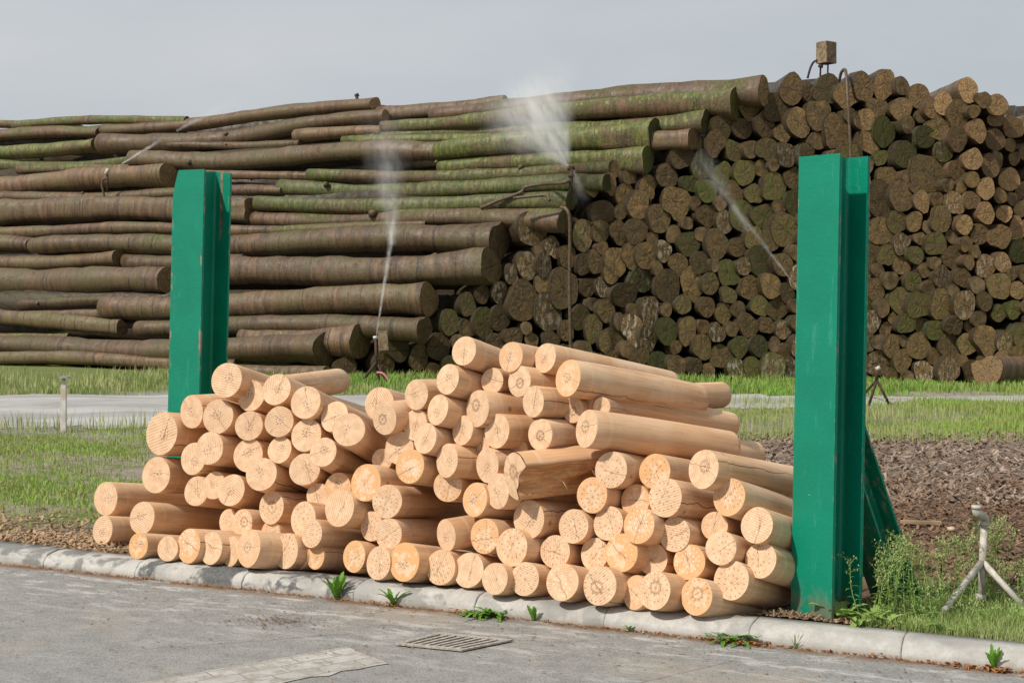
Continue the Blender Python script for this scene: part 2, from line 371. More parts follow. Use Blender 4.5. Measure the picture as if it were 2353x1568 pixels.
def mat_ground():
    s = NT('yard_ground'); v = s.pos(); n1 = s.noise(v, .8, 5, .65); n2 = s.noise(v, 9., 6, .7); n3 = s.noise(v, 40., 4, .7)
    x, y, z = s.sep(v); yw = s.math('ADD', y, s.math('MULTIPLY', s.math('SUBTRACT', n1, .5), 2.4)); xw = s.math('ADD', x, s.math('MULTIPLY', s.math('SUBTRACT', n2, .5), 1.))
    soil = s.mix(s.mapr(n2, .35, .65), (.22, .18, .13), (.36, .32, .26))
    turf = s.mix(s.mapr(n2, .35, .65), (.13, .17, .05), (.2, .22, .085))
    soil_turf = s.mix(s.mapr(n1, .38, .56), turf, soil)
    mulch = s.mix(s.mapr(n3, .35, .65), (.11, .07, .046), (.23, .155, .105))
    mulchg = s.mix(s.mapr(n3, .35, .65), (.16, .125, .098), (.34, .28, .23))
    mulch = s.mix(s.mapr(yw, 10.3, 12.2), mulch, mulchg)
    chips = s.mix(s.mapr(n3, .35, .65), (.22, .13, .07), (.42, .28, .16))
    grav = s.mix(s.mapr(n3, .3, .7), (.36, .34, .31), (.22, .2, .17))
    left = s.mix(s.mapr(yw, 8.9, 9.9), chips, soil_turf)
    left = s.mix(s.mapr(yw, 15.8, 17.0), left, grav)
    right = s.mix(s.mapr(yw, 15.0, 16.2), mulch, soil_turf)
    c = s.mix(s.mapr(xw, .3, 1.2), left, right)
    c = s.mix(s.mapr(y, 23.2, 24.2), c, turf)
    s.bump(s.math('ADD', n2, n3), .8, .03)
    return s.done(c, .95, .1)
M['ground'] = mat_ground()

def mat_farroad():
    s = NT('dusty_concrete'); v = s.pos(); x, y, z = s.sep(v)
    n1 = s.noise(s.comb(s.math('MULTIPLY', x, .35), s.math('MULTIPLY', y, 1.3), 0.), 1., 5, .6); n2 = s.noise(v, 25., 4, .7)
    n4 = s.noise(s.comb(s.math('MULTIPLY', x, .8), s.math('MULTIPLY', y, 3.), 5.), 1., 5, .7)
    c = s.mix(s.mapr(n1, .35, .65), (.44, .43, .41), (.31, .305, .295))
    c = s.mix(s.mapr(n4, .56, .64, 0., .6), c, (.24, .17, .12))
    c = s.mix(s.mapr(n2, .5, .7, 0., .3), c, (.2, .19, .17))
    s.bump(n2, .3, .01)
    return s.done(c, .85, .2)
M['farroad'] = mat_farroad()

def mat_leaf(name, c1, c2, c3, sc=1.5, trans=.25, rough=.55):
    s = NT(name); isl = s.island(); v = s.pos(); n = s.noise(v, sc, 3)
    c = s.mix(isl, c1, c2); c = s.mix(s.mapr(n, .42, .62, 0., .8), c, c3)
    s.bsdf.inputs['Subsurface Weight'].default_value = 0
    m = s.done(c, rough, .25)
    tr = s.node('ShaderNodeBsdfTranslucent'); s.link(c, tr.inputs[0]); mx = s.node('ShaderNodeMixShader'); mx.inputs[0].default_value = trans
    s.link(s.bsdf.outputs[0], mx.inputs[1]); s.link(tr.outputs[0], mx.inputs[2]); s.link(mx.outputs[0], s.out.inputs[0])
    return m
M['grass'] = mat_leaf('green_grass', (.22, .38, .06), (.37, .49, .11), (.35, .37, .13))
M['grass_dry'] = mat_leaf('dry_grass', (.30, .39, .12), (.52, .48, .26), (.24, .33, .09))
M['grass_lush'] = mat_leaf('lush_grass', (.16, .33, .045), (.27, .42, .08), (.33, .39, .12))
M['weed'] = mat_leaf('weed_leaf', (.22, .38, .08), (.34, .48, .14), (.3, .4, .12), 6.)
M['weed_light'] = mat_leaf('weed_flower_head', (.36, .44, .16), (.5, .5, .26), (.27, .37, .1), 8.)
M['dandelion'] = mat_leaf('broad_leaf', (.09, .25, .02), (.16, .34, .045), (.12, .26, .03), 12.)
M['deadleaf'] = mat_leaf('dead_leaf', (.36, .13, .04), (.22, .085, .035), (.42, .2, .08), 12., .1)
M['chip'] = mat_leaf('wood_chip', (.47, .33, .2), (.31, .205, .125), (.2, .14, .09), 2., 0., .85)
M['chip_dark'] = mat_leaf('bark_chip', (.27, .165, .105), (.105, .062, .04), (.18, .11, .068), 1.5, 0., .85)
M['chip_grey'] = mat_leaf('grey_bark_chip', (.40, .31, .24), (.12, .08, .055), (.23, .165, .12), 1.2, 0., .9)

# ------------------------------------------------------------------ world + sun
W = bpy.data.worlds.new("World"); scene.world = W; W.use_nodes = True
wt = W.node_tree; bg = wt.nodes['Background']
sky = wt.nodes.new('ShaderNodeTexSky'); sky.sky_type = 'NISHITA'; sky.sun_disc = False
SUN = Vector((-.68, -.50, .86)).normalized()
sky.sun_elevation = math.asin(SUN.z); sky.sun_rotation = math.atan2(SUN.x, SUN.y); sky.air_density = 1.5; sky.dust_density = 3
tc = wt.nodes.new('ShaderNodeTexCoord'); nz = wt.nodes.new('ShaderNodeTexNoise'); nz.inputs['Scale'].default_value = 2.3; nz.inputs['Detail'].default_value = 5
mp = wt.nodes.new('ShaderNodeMapping'); mp.inputs['Scale'].default_value = (1, 1, 3.2); mp.inputs['Location'].default_value = (.3, .1, .2)
wt.links.new(tc.outputs['Generated'], mp.inputs[0]); wt.links.new(mp.outputs[0], nz.inputs['Vector'])
cr = wt.nodes.new('ShaderNodeValToRGB'); cr.color_ramp.elements[0].position = .38; cr.color_ramp.elements[0].color = (4.6, 5.0, 5.4, 1)
cr.color_ramp.elements[1].position = .68; cr.color_ramp.elements[1].color = (5.7, 5.85, 6.1, 1)
wt.links.new(nz.outputs['Fac'], cr.inputs[0])
mx = wt.nodes.new('ShaderNodeMix'); mx.data_type = 'RGBA'; mx.inputs[0].default_value = .93
wt.links.new(sky.outputs[0], mx.inputs[6]); wt.links.new(cr.outputs[0], mx.inputs[7]); wt.links.new(mx.outputs[2], bg.inputs[0])
bg.inputs[1].default_value = .1
sl = bpy.data.lights.new('sun', 'SUN'); so = bpy.data.objects.new('sun', sl); COL.objects.link(so)
sl.energy = 3.75; sl.angle = R(2.2); sl.color = (1, .945, .86); so.rotation_euler = SUN.to_track_quat('Z', 'Y').to_euler(); so.location = (-5, -3, 20)
vs = scene.view_settings; vs.view_transform = 'Standard'; vs.look = 'None'; vs.gamma = 1; vs.use_curve_mapping = False; vs.exposure = 0.12

# ------------------------------------------------------------------ kerb frame
K0 = Vector((-3.21, 8.91, 0)); KD = Vector((5.5, -2.56, 0)).normalized(); KN = Vector((-KD.y, KD.x, 0))
def K(s, d, z=0): return K0+KD*s+KN*d+Vector((0, 0, z))
def kerb_s(px):
    k = (px-CX)/F; return (k*K0.y-K0.x)/(KD.x-k*KD.y)
def kerbY(px): return (K0+KD*kerb_s(px)).y
def kd_of(x, y): p = Vector((x, y, 0))-K0; return p.dot(KD), p.dot(KN)
def sstep(a, b, x):
    t = max(0., min(1., (x-a)/(b-a))); return t*t*(3-2*t)
def gh(x, y):
    s, d = kd_of(x, y)
    if d < .19: return -.03
    z = .082-.035*sstep(.4, 2.5, d)
    z += .012*math.sin(x*2.1+y*1.3)*sstep(.3, 1., d)+.01*math.sin(x*5.3-y*3.7)*sstep(.3, 1., d)*(1-sstep(8, 12, d))
    z += .09*sstep(22.6, 24.5, y)*0
    dip = sstep(.75, 1.3, s)*(1-sstep(4.55, 4.8, s))*sstep(.2, .3, d)*(1-sstep(1.5, 2.1, d))
    return z-.26*dip

# ground sheet
dv = [.19, .22, .26, .3]+list(np.linspace(.36, 3., 40))+list(np.linspace(3.2, 22, 70))+[24, 28, 35, 50, 80, 150, 300, 600]
sv = [-600, -200, -80, -40, -25]+list(np.linspace(-18, -1, 50))+list(np.linspace(-.9, 7.5, 110))+list(np.linspace(7.8, 30, 50))+[40, 80, 200, 600]
V = []; Fc = []
for d in dv:
    for s_ in sv:
        p = K(s_, d); V.append((p.x, p.y, gh(p.x, p.y)))
ns = len(sv)
for i in range(len(dv)-1):
    for j in range(ns-1): a = i*ns+j; Fc.append((a, a+1, a+ns+1, a+ns))
tag(mobj('ground', V, Fc, M['ground'], smooth=True), kind='structure')
# near road
gx = list(np.linspace(-8, 12, 60)); gd = list(np.linspace(-9, -.0, 40)); V = []; Fc = []
gx = [-300, -60]+gx+[60, 300]; gd = [-300, -50]+gd+[.02]
for d in gd:
    for s_ in gx:
        p = K(s_, d); V.append((p.x, p.y, 0))
n = len(gx)
for i in range(len(gd)-1):
    for j in range(n-1): a = i*n+j; Fc.append((a, a+1, a+n+1, a+n))
tag(mobj('road', V, Fc, M['road'], smooth=True), kind='structure')
# far road strip
def edge(pts, x):
    for (a, b), (c, d) in zip(pts, pts[1:]):
        if a <= x <= c: return b+(d-b)*(x-a)/(c-a)
    return pts[0][1] if x < pts[0][0] else pts[-1][1]
near_e = [(-30, 16.9), (-6, 17.3), (0, 17.8), (3, 20.0), (5, 20.4), (6.5, 21.5), (30, 21.7)]
far_e = [(-30, 22.6), (0, 22.9), (4, 22.9), (7, 22.5), (30, 22.4)]
V = []; Fc = []; xs = np.linspace(-30, 30, 400)
for i, x in enumerate(xs):
    a = edge(near_e, x)+.25*math.sin(x*3.1)+.2*random.uniform(-1, 1); b = edge(far_e, x)+.12*random.uniform(-1, 1)
    for k in range(9): yy = a+(b-a)*k/8; V.append((x, yy, gh(x, yy)+.006+.001*k*(8-k)))
for i in range(len(xs)-1):
    for k in range(8): a = i*9+k; Fc.append((a, a+9, a+10, a+1))
tag(mobj('far_road', V, Fc, M['farroad'], smooth=True), kind='structure')

# kerb stones
joints = [-900, -480, -170, 100, 310, 555, 811, 1089, 1387, 1720, 2070, 2480, 3000]
prof = [(0, -.06), (0, .036), (.005, .044), (.022, .064), (.038, .077), (.065, .086), (.12, .091), (.2, .092), (.2, -.06)]
klab = ['pale kerb stone outside the left edge beyond the wood chips', 'pale kerb stone far left beyond the cracked joint', 'pale kerb stone at the left edge of the picture before the wood chips',
 'pale kerb stone with brown leaf scraps, left of the first round joint', 'smudged kerb stone with dark streaks under the leftmost bottom log',
 'darkest black-smudged kerb stone beneath the left half of the log stack', 'light kerb stone with the two tall broad-leaved weeds at its foot',
 'light kerb stone with the leafy green clump at its foot', 'long light kerb stone under the lowest right logs', 'clean grey kerb stone in front of the right green post',
 'clean grey kerb stone before the tall weeds and the pipe tripod', 'clean grey kerb stone at the right edge of the picture']
for i in range(len(joints)-1):
    a, b = kerb_s(joints[i])+.001, kerb_s(joints[i+1])-.001
    oz = random.uniform(-.002, .003); od = random.uniform(-.004, .004)
    V = []; Fc = []; N = 30; m = len(prof)
    for j in range(N+1):
        t = j/N; e = min(j, N-j); ins = .002 if e == 0 else 0
        for q, (d, z) in enumerate(prof):
            wv = .003*math.sin(17*t+i*2+q)+random.uniform(-.0022, .0022) if 1 < q < 7 else 0
            V.append(K(a+(b-a)*(t if e else (0.0 if j == 0 else 1.0)), d+od+(ins if q < 6 else 0), z+oz-(ins if 1 < q < 8 else 0)+wv) if not (e == 1) else K((a+.008) if j == 1 else (b-.008), d+od, z+oz+wv))
    for j in range(N):
        for q in range(m-1): p = j*m+q; Fc.append((p, p+m, p+m+1, p+1))
    Fc.append(tuple(range(m))); Fc.append(tuple(N*m+q for q in range(m))[::-1])
    o = mobj('kerb_stone', V, Fc, M['kerb'], smooth=False)
    o.data.polygons.foreach_set('use_smooth', [True]*(len(Fc)-2)+[False]*2)
    o.color = ([.5, .5, .7, .7, 1., 1., .5, .3, .25, .1, .1, .1, 0][i], 0, 0, 1)
    tag(o, klab[i], 'kerb', 'kerb stones along the road')

# paving strip + drain
def mat_pave():
    s = NT('gutter_blocks'); v = s.objc(); b = s.node('ShaderNodeTexBrick'); s.link(v, b.inputs['Vector'])
    b.inputs['Color1'].default_value = (.46, .445, .42, 1); b.inputs['Color2'].default_value = (.38, .365, .34, 1); b.inputs['Mortar'].default_value = (.2, .18, .15, 1)
    b.inputs['Scale'].default_value = 1; b.inputs['Mortar Size'].default_value = .004; b.inputs['Brick Width'].default_value = .21; b.inputs['Row Height'].default_value = .11
    n = s.noise(v, 9., 5, .7); n2 = s.noise(v, 50., 4); n3 = s.noise(v, 3., 5, .7)
    c = s.mix(s.mapr(n, .42, .66), b.outputs[0], (.27, .235, .19)); c = s.mix(s.mapr(n3, .46, .62, 0., .8), c, (.3, .28, .25)); c = s.mix(s.mapr(n2, .5, .7, 0., .4), c, (.5, .48, .45))
    s.bump(s.math('ADD', n2, s.math('MULTIPLY', b.outputs['Fac'], -1.)), .4, .005)
    return s.done(c, .88, .2)
A, B_, C_, D_ = G(801, 1488, 0), G(935, 1510, 0), G(560, 1575, 0), G(100, 1600, 0)
u = (G(640, 1516, 0)-A).normalized(); w = Vector((-u.y, u.x, 0))
V = []; Fc = []; N = 40
for j in range(N+1):
    t = j/N*3.2
    w0 = .01*random.uniform(-1, 1); w1 = .36+.02*random.uniform(-1, 1)
    p = u*t
    V.append((t, -.0+w0-.02, 0)); V.append((t, w1, 0))
for j in range(N): Fc.append((2*j, 2*j+2, 2*j+3, 2*j+1))
gut = mobj('gutter_paving', V, Fc, mat_pave())
gut.location = (A.x, A.y, .004); gut.rotation_euler = (0, 0, math.atan2(u.y, u.x)); tag(gut, kind='structure')

g0 = [G(907, 1483, 0), G(1061, 1498, 0), G(1179, 1474, 0), G(1008, 1457, 0)]
gc = sum(g0, Vector())/4
gr = empty('drain_grate', (gc.x, gc.y, .005)); tag(gr, 'pale iron drain grate with slanting slots set in the asphalt', 'drain grate')
def bil(a, b): return g0[0]*(1-a)*(1-b)+g0[1]*a*(1-b)+g0[2]*a*b+g0[3]*(1-a)*b
mb = MB()
def quadbar(m, a0, b0, a1, b1, z0, z1):
    b = len(m.v)
    for z in (z0, z1):
        for a_, b_ in ((a0, b0), (a1, b0), (a1, b1), (a0, b1)): p = bil(a_, b_); m.v.append(Vector((p.x, p.y, z)))
    for f in ((0, 3, 2, 1), (4, 5, 6, 7), (0, 1, 5, 4), (1, 2, 6, 5), (2, 3, 7, 6), (3, 0, 4, 7)): m.f.append(tuple(b+k for k in f))
M['grate'] = mat_simple('dusty_cast_iron', (.44, .41, .36), (.27, .24, .2), 60, .8, .3)
quadbar(mb, 0, 0, 1, .1, .006, .014); quadbar(mb, 0, .9, 1, 1, .006, .014); quadbar(mb, 0, .1, .05, .9, .006, .014); quadbar(mb, .95, .1, 1, .9, .006, .014)
mb.build('frame', M['grate'], gr)
for k in range(9):
    mb = MB(); a = .05+k*.9/8.0-.0; quadbar(mb, max(.05, a-.026), .1, min(.95, a+.026), .9, .006, .0125); mb.build('bar', M['grate'], gr)
mb = MB(); quadbar(mb, .01, .01, .99, .99, .0045, .0058); mb.build('pit', mat_simple('drain_pit_dark', (.012, .01, .008), (.02, .016, .012)), gr)

# ------------------------------------------------------------------ green posts
def hbeam(b, h, L, tf=.018, tw=.012, r=.02, cut=None):
    # flanges along x (width b), web along y (depth h); profile extruded in z
    pts = [(-b/2, -h/2), (b/2, -h/2), (b/2, -h/2+tf)]
    pts += [(tw/2+r, -h/2+tf)]+[(tw/2+r-r*math.sin(t), -h/2+tf+r-r*math.cos(t)) for t in np.linspace(0, math.pi/2, 5)][1:]
    pts += [(tw/2+r-r*math.sin(t), h/2-tf-r+r*math.cos(t)) for t in np.linspace(math.pi/2, 0, 5)]
    pts += [(b/2, h/2-tf), (b/2, h/2), (-b/2, h/2), (-b/2, h/2-tf)]
    pts += [(-(tw/2+r)+r*math.sin(t), h/2-tf-r+r*math.cos(t)) for t in np.linspace(0, math.pi/2, 5)]
    pts += [(-(tw/2+r)+r*math.sin(t), -h/2+tf+r-r*math.cos(t)) for t in np.linspace(math.pi/2, 0, 5)]
    pts += [(-b/2, -h/2+tf)]
    n = len(pts); V = []; Fc = []; N = 24
    for j in range(N+1):
        for (x, y) in pts:
            z = L*j/N
            X = x
            if cut and j == N: z = L+.012*math.sin(x*30+y*11)
            if cut and x < -b/2+1e-6 and y < 0:
                zz = z-(L-cut[1]); X = x+max(0, zz)/cut[1]*cut[0]
            V.append((X, y, z))
    for j in range(N):
        for k in range(n): a = j*n+k; c = j*n+(k+1) % n; Fc.append((a, c, c+n, a+n))
    Fc.append(tuple(range(n))[::-1]); Fc.append(tuple(N*n+k for k in range(n)))
    return V, Fc
def post(pxb, yb, zb, az, L, lean, label, cut=None, rust=0.):
    # pxb: image x of front flange centre at its base
    Y = (H-zb)*F/(yb-YH); fc = Vector(((pxb-CX)/F*Y, Y, zb))
    h = .22 if not cut else .30; d = Vector((math.sin(az), math.cos(az), 0)); c = fc+d*h/2
    root = empty('steel_post', c); root.rotation_euler = (0, lean, 0)
    V, Fc = hbeam((.27 if not cut else .30), h, L, cut=cut)
    o = mobj('beam', V, Fc, M['green']); o.parent = root; o.rotation_euler = (0, 0, -az)
    o.color = (rust, 0, 0, 1)
    tag(root, label, 'steel post', 'green steel posts holding the log stack')
    return root, c, d
rp, rc, rd = post(1862, 1419, .085, R(55), 2.29, R(1.05), 'tall green steel beam post with a slanting brace, right of the peeled logs')
lp, lc, ld = post(415, 1190, .05, R(30), 2.535, R(1.3), 'green steel beam post with cut corner and rusty scar, behind the stack\'s left end', cut=(.05, .17), rust=1.)
# brace of the right post
bo = rc+rd*.112; foot = bo+rd*.47; foot.z = .0; top = bo-rd*.03; top.z = 1.06
ax = (top-foot); L = ax.length; ax.normalize()
V, Fc = hbeam(.2, .15, L+.06, tf=.012, tw=.01, r=.012)
yv = rd.copy(); yv = (yv-ax*yv.dot(ax)).normalized(); xv = yv.cross(ax).normalized()
Mx = Matrix((xv, yv, ax)).transposed()
V2 = [foot-rc+Mx @ Vector(v) for v in V]
V2 = [v-ax*abs(((v+rc-bo).dot(rd)-v.z*.018)/ax.dot(rd)) if (v+rc-bo).dot(rd) < v.z*.018 else v for v in V2]
inv = Matrix.Rotation(-R(1.05), 3, 'Y')
b = mobj('brace', [inv @ v for v in V2], Fc, M['green']); b.parent = rp; b.color = (0, 0, 0, 1)

# ------------------------------------------------------------------ peeled log stack
def c1(x, y, w, h): return 159.2+.3555*x, 796.2+.3555*y, w*.3555, h*.3555
def c2(x, y, w, h): return 796.2+.4568*x, 716.6+.4568*y, w*.4568, h*.4568
def c3(x, y, w, h): return 1194.4+.3555*x, 875.9+.3555*y, w*.3555, h*.3555
FL = []
def L_(cv, x, y, w, h, phi, fwd=0., look='', st=0., big=0, pale=0., knot=0., ln=1.1, back=0):
    X, Y_, W_, H_ = cv(x, y, w, h); FL.append(dict(x=X, y=Y_, w=W_, h=H_, phi=phi, fwd=fwd, look=look, st=st, big=big, pale=pale, knot=knot, ln=ln, back=back))
# left part (crop 1)
L_(c1, 1015, 215, 190, 235, 17, .1, 'cracked end with a dark knot', knot=.0, ln=1.9)
L_(c1, 1172, 315, 172, 205, 16, -.05, 'pale end with a spidery crack')
L_(c1, 1338, 275, 175, 210, 24, .03, 'neat end with a small flower of marks', ln=1.6)
L_(c1, 1527, 358, 190, 215, 27, .05, 'end split by a diagonal crack', ln=1.5)
L_(c1, 1712, 450, 165, 205, 28, -.06, 'end with a pale lumpy knot')
L_(c1, 1805, 535, 205, 220, 33, .12, 'steeply tilted log with rough-edged end', ln=1.4)
L_(c1, 790, 420, 145, 215, -4, -.02, 'notched end')
L_(c1, 960, 450, 195, 222, 12, .05, 'end with long bent crack')
L_(c1, 595, 560, 195, 282, 3, .0, 'thick end topped by a slanting crack')
L_(c1, 1160, 510, 185, 192, 14, .02, 'round end with a flower of marks')
L_(c1, 1355, 483, 190, 200, 24, .05, 'end cracked at lower right')
L_(c1, 1530, 570, 190, 215, 27, .02, 'pale end with crisp flower marks')
L_(c1, 905, 655, 172, 218, 9, .08, 'coarsely sawn end')
L_(c1, 1155, 700, 188, 217, 12, .0, 'smooth end with faint marks')
L_(c1, 1358, 665, 148, 178, 25, .03, 'small round end')
L_(c1, 1640, 680, 168, 193, 28, .1, 'end tilted to the right')
L_(c1, 560, 828, 178, 232, 3, .0, 'star-cracked end', ln=1.45)
L_(c1, 800, 722, 155, 212, 8, -.03, 'end half hidden behind a sawn one')
L_(c1, 1240, 822, 195, 218, 20, .12, 'big end with saw stripes')
L_(c1, 1520, 790, 200, 212, 25, .03, 'end with a crescent of crack')
L_(c1, 820, 932, 152, 192, 6, .0, 'plain end with a corner crack')
L_(c1, 935, 895, 140, 182, 8, -.02, 'narrow end with dark marks')
L_(c1, 1045, 925, 172, 207, 14, .08, 'pale round end')
L_(c1, 235, 980, 148, 217, 2, .0, 'end with a branching crack', ln=2.1)
L_(c1, 215, 1185, 122, 190, 2, .0, 'plain narrow end')
L_(c1, 470, 1105, 155, 215, 4, .15, 'long smooth log')
L_(c1, 1305, 1037, 158, 215, 5, .0, 'end with a dark round knot', big=1, knot=.7)
L_(c1, 1605, 960, 145, 165, 5, -.05, 'end half covered by its neighbours')
L_(c1, 1735, 905, 170, 185, 3, -.04, 'orange-tinted end tucked behind', st=.6)
L_(c1, 1915, 878, 192, 243, 5, .06, 'orange end ringed with pale marks', st=.9, big=1, pale=.8)
L_(c1, 1745, 1040, 185, 247, 8, .1, 'broad end with star crack', big=1, pale=.6, st=.2)
L_(c1, 1025, 1130, 112, 168, 3, -.03, 'small end with bright ring of marks', big=1)
L_(c1, 1118, 1138, 128, 182, 3, .05, 'end with knotted dark heart', big=1, knot=1.)
L_(c1, 1510, 1110, 158, 225, 5, .1, 'end ringed with dark marks', big=1)
L_(c1, 1300, 1205, 125, 172, 3, -.02, 'torn lumpy orange-rimmed end', st=.5, big=1, knot=.4)
L_(c1, 1565, 1205, 132, 187, 4, .14, 'grey end full of marks', big=1)
L_(c1, 445, 1285, 122, 168, 3, .0, 'deep orange stained end', st=1.)
L_(c1, 635, 1303, 128, 165, 3, .03, 'end with dark ring of marks', big=0)
L_(c1, 770, 1285, 148, 222, 3, .04, 'orange end with pale marks', st=.8, big=1, pale=1)
L_(c1, 915, 1300, 142, 212, 5, .05, 'striped oval end', st=.15, big=1, pale=.4)
L_(c1, 1045, 1320, 112, 192, 5, .02, 'end half hidden by the orange star', st=.3, big=1, pale=.3)
L_(c1, 1158, 1300, 150, 242, 5, .14, 'tall end with an orange star crack', st=.35, knot=.2)
L_(c1, 1400, 1318, 155, 228, 5, .06, 'tall pale end full of marks', big=1)
L_(c1, 1495, 1355, 88, 165, 5, .0, 'smallest end', big=1, pale=.5, st=.2)
L_(c1, 1590, 1355, 115, 162, 5, .08, 'orange-edged end with a cracked side', st=.9, big=1, pale=.6)
L_(c1, 1840, 1353, 142, 207, 5, .05, 'orange end with a branching crack', st=.8, big=1)
# rear ends seen beyond the left part
L_(c1, 1330, 285, 150, 190, -9, -.45, 'log rising behind the left part, far end showing', ln=1.25, back=.93)
# middle (crop 2)
L_(c2, 590, 195, 118, 152, 20, .1, 'topmost log with a nearly bare end', ln=1.3)
L_(c2, 825, 225, 118, 157, 12, .05, 'orange-tinted end with black marks', st=.35, ln=1.3)
L_(c2, 998, 230, 105, 152, 12, .0, 'long top log with saw-striped end', ln=1.05)
L_(c2, 508, 337, 110, 157, 15, .1, 'saw-striped end')
L_(c2, 732, 345, 112, 130, 8, -.02, 'round end below two top logs')
L_(c2, 868, 348, 112, 160, 7, .06, 'end with a round hollow', knot=1.)
L_(c2, 1113, 332, 125, 188, 10, .1, 'long log with brown ringed dark end', st=.5, ln=1.02)
L_(c2, 350, 415, 116, 155, 0, .0, 'end streaked with sap marks')
L_(c2, 163, 460, 145, 168, 15, -.12, 'broad rough end behind the bull\'s-eye')
L_(c2, 190, 535, 118, 166, -6, .05, 'bull\'s-eye end with dark rings', knot=.9)
L_(c2, 458, 490, 102, 157, 13, .08, 'bare end with a tiny star crack')
L_(c2, 345, 566, 118, 160, 8, -.04, 'end half hidden behind two others')
L_(c2, 658, 485, 114, 187, 4, .06, 'end with a dark knotty heart', knot=.9)
L_(c2, 938, 450, 108, 158, 4, .1, 'plain end with a short scratch')
L_(c2, 1137, 490, 105, 135, 5, -.05, 'knotty end tucked under the long logs', knot=1.)
L_(c2, 395, 634, 110, 158, 12, .05, 'pale end with faint flower of marks')
L_(c2, 583, 594, 102, 152, 9, .02, 'narrow end with a knot at its side')
L_(c2, 668, 668, 95, 175, 6, -.05, 'end with a dark hole behind pale ends', knot=.9)
L_(c2, 755, 597, 124, 177, 3, .06, 'saw-striped end with a ragged flower')
L_(c2, 973, 615, 122, 162, 2, .08, 'end with a grey rotten ring', knot=1.)
L_(c2, 265, 682, 145, 167, 8, -.06, 'smooth pale end')
L_(c2, 178, 740, 118, 110, 8, -.1, 'low end mostly hidden')
L_(c2, 318, 775, 145, 172, 8, .05, 'orange-rimmed end with pale ring of marks', st=.9, big=1, pale=.9)
L_(c2, 505, 746, 108, 172, 5, .05, 'end with dark flower marks')
L_(c2, 707, 770, 112, 177, 0, .04, 'rough-sawn end with dark marks')
L_(c2, 845, 700, 135, 150, 0, -.06, 'cracked end tucked behind the split log')
L_(c2, 203, 951, 152, 168, 5, .08, 'long log with a big ringed end', big=1, st=.2)
L_(c2, 508, 876, 152, 155, 4, -.02, 'shaded end with concentric marks', big=1, st=.4)
L_(c2, 645, 942, 122, 175, 9, .05, 'orange end with dark flower', st=.6)
L_(c2, 760, 900, 112, 180, 2, .1, 'end under the split log with black marks')
L_(c2, 125, 1075, 110, 153, 4, -.03, 'small end with ring of dark dashes', big=1)
L_(c2, 210, 1115, 135, 157, 0, .07, 'pale round end with many marks', big=1)
L_(c2, 500, 1121, 94, 160, -9, .05, 'narrow end of a log rising to the right')
L_(c2, 693, 1125, 142, 180, 3, .06, 'orange end with a diagonal crack', st=.7, big=1)
L_(c2, 830, 1181, 156, 192, 5, .1, 'large cracked end with a rust spot', big=1, st=.15)
L_(c2, 916, 1040, 158, 192, 0, .05, 'end split right down the middle')
L_(c2, 1140, 1076, 148, 174, 6, .03, 'end with clock-like ring of dark dashes', big=1)
L_(c2, 1048, 1204, 150, 168, 8, .02, 'end with ring of marks', big=1)
L_(c2, 160, 1260, 120, 172, 5, .08, 'pale pinkish end with a slanting crack', big=1)
L_(c2, 290, 1255, 148, 197, 7, .14, 'large orange end broken by a jagged crack', st=1.)
L_(c2, 473, 1282, 146, 180, 5, .08, 'end with grey dashes around a crack', big=1, st=.25)
L_(c2, 613, 1296, 150, 177, 8, .08, 'pinkish end with a sideways crack', big=1, pale=.6)
L_(c2, 745, 1339, 132, 158, 5, .1, 'small end with an upright crack', big=1, pale=.6)
L_(c2, 896, 1340, 144, 168, 8, .1, 'end with dark crack star and dashes', big=1)
L_(c2, 1084, 1356, 165, 186, 10, .12, 'wide honey-coloured end', big=1, pale=.9, st=.2)
# right (crop 3)
L_(c3, 420, 100, 112, 185, 11, -.1, 'long pale log with far end showing', ln=1.1)
L_(c3, 528, 160, 125, 120, 14, -.02, 'log wedged between long ones with a dark patch', ln=1.0)
L_(c3, 430, 305, 134, 248, 8, .12, 'longest smooth log with oval sawn end', knot=.7, ln=.98)
L_(c3, 588, 570, 210, 236, 8, .05, 'broad end with ring of marks', big=1)
L_(c3, 870, 580, 202, 228, 9, .0, 'orange-rimmed end with a deep crack', st=.8, big=1)
L_(c3, 1185, 566, 192, 258, 10, .1, 'long log with a knotty star in its smooth end', knot=.6, ln=1.5)
L_(c3, 465, 733, 198, 232, 8, .03, 'end with a crack and orange lower rim', st=.6, big=1)
L_(c3, 745, 768, 185, 212, 8, -.06, 'orange end hidden at its right', st=.6, big=1, pale=.9)
L_(c3, 938, 750, 214, 252, 8, .1, 'large grey-toned end with star crack', big=1)
L_(c3, 1350, 745, 205, 246, 16, .06, 'end with orange blotches and a slanting crack', st=.6, big=1)
L_(c3, 570, 915, 192, 222, 13, .02, 'end crowded with dark marks', big=1)
L_(c3, 768, 930, 200, 236, 11, .12, 'orange end with pale double ring', st=.8, big=1, pale=1)
L_(c3, 1000, 987, 196, 226, 7, .05, 'greyish end with a curved crack', big=1)
L_(c3, 1256, 932, 175, 185, 12, -.02, 'smooth end partly behind', st=.3, big=1, pale=.9)
L_(c3, 1530, 928, 205, 236, 17, .08, 'end with one short upright crack', big=1, pale=.8)
L_(c3, 1800, 1015, 170, 185, 15, -.45, 'end peeping out beside the green post', st=.4, ln=.5)
L_(c3, 480, 1113, 178, 210, 9, -.01, 'end with long crossing crack', big=1)
L_(c3, 655, 1105, 210, 250, 11, .08, 'orange end with pale heart', st=.9, big=1, pale=.7)
L_(c3, 855, 1145, 196, 214, 11, .0, 'pale striped end with a split heart', big=1, pale=.7)
L_(c3, 1093, 1165, 205, 228, 8, .06, 'orange end with scattered pale marks', st=.8, big=1, pale=1)
L_(c3, 1298, 1075, 196, 222, 16, .1, 'marked end with a rusty split', big=1)
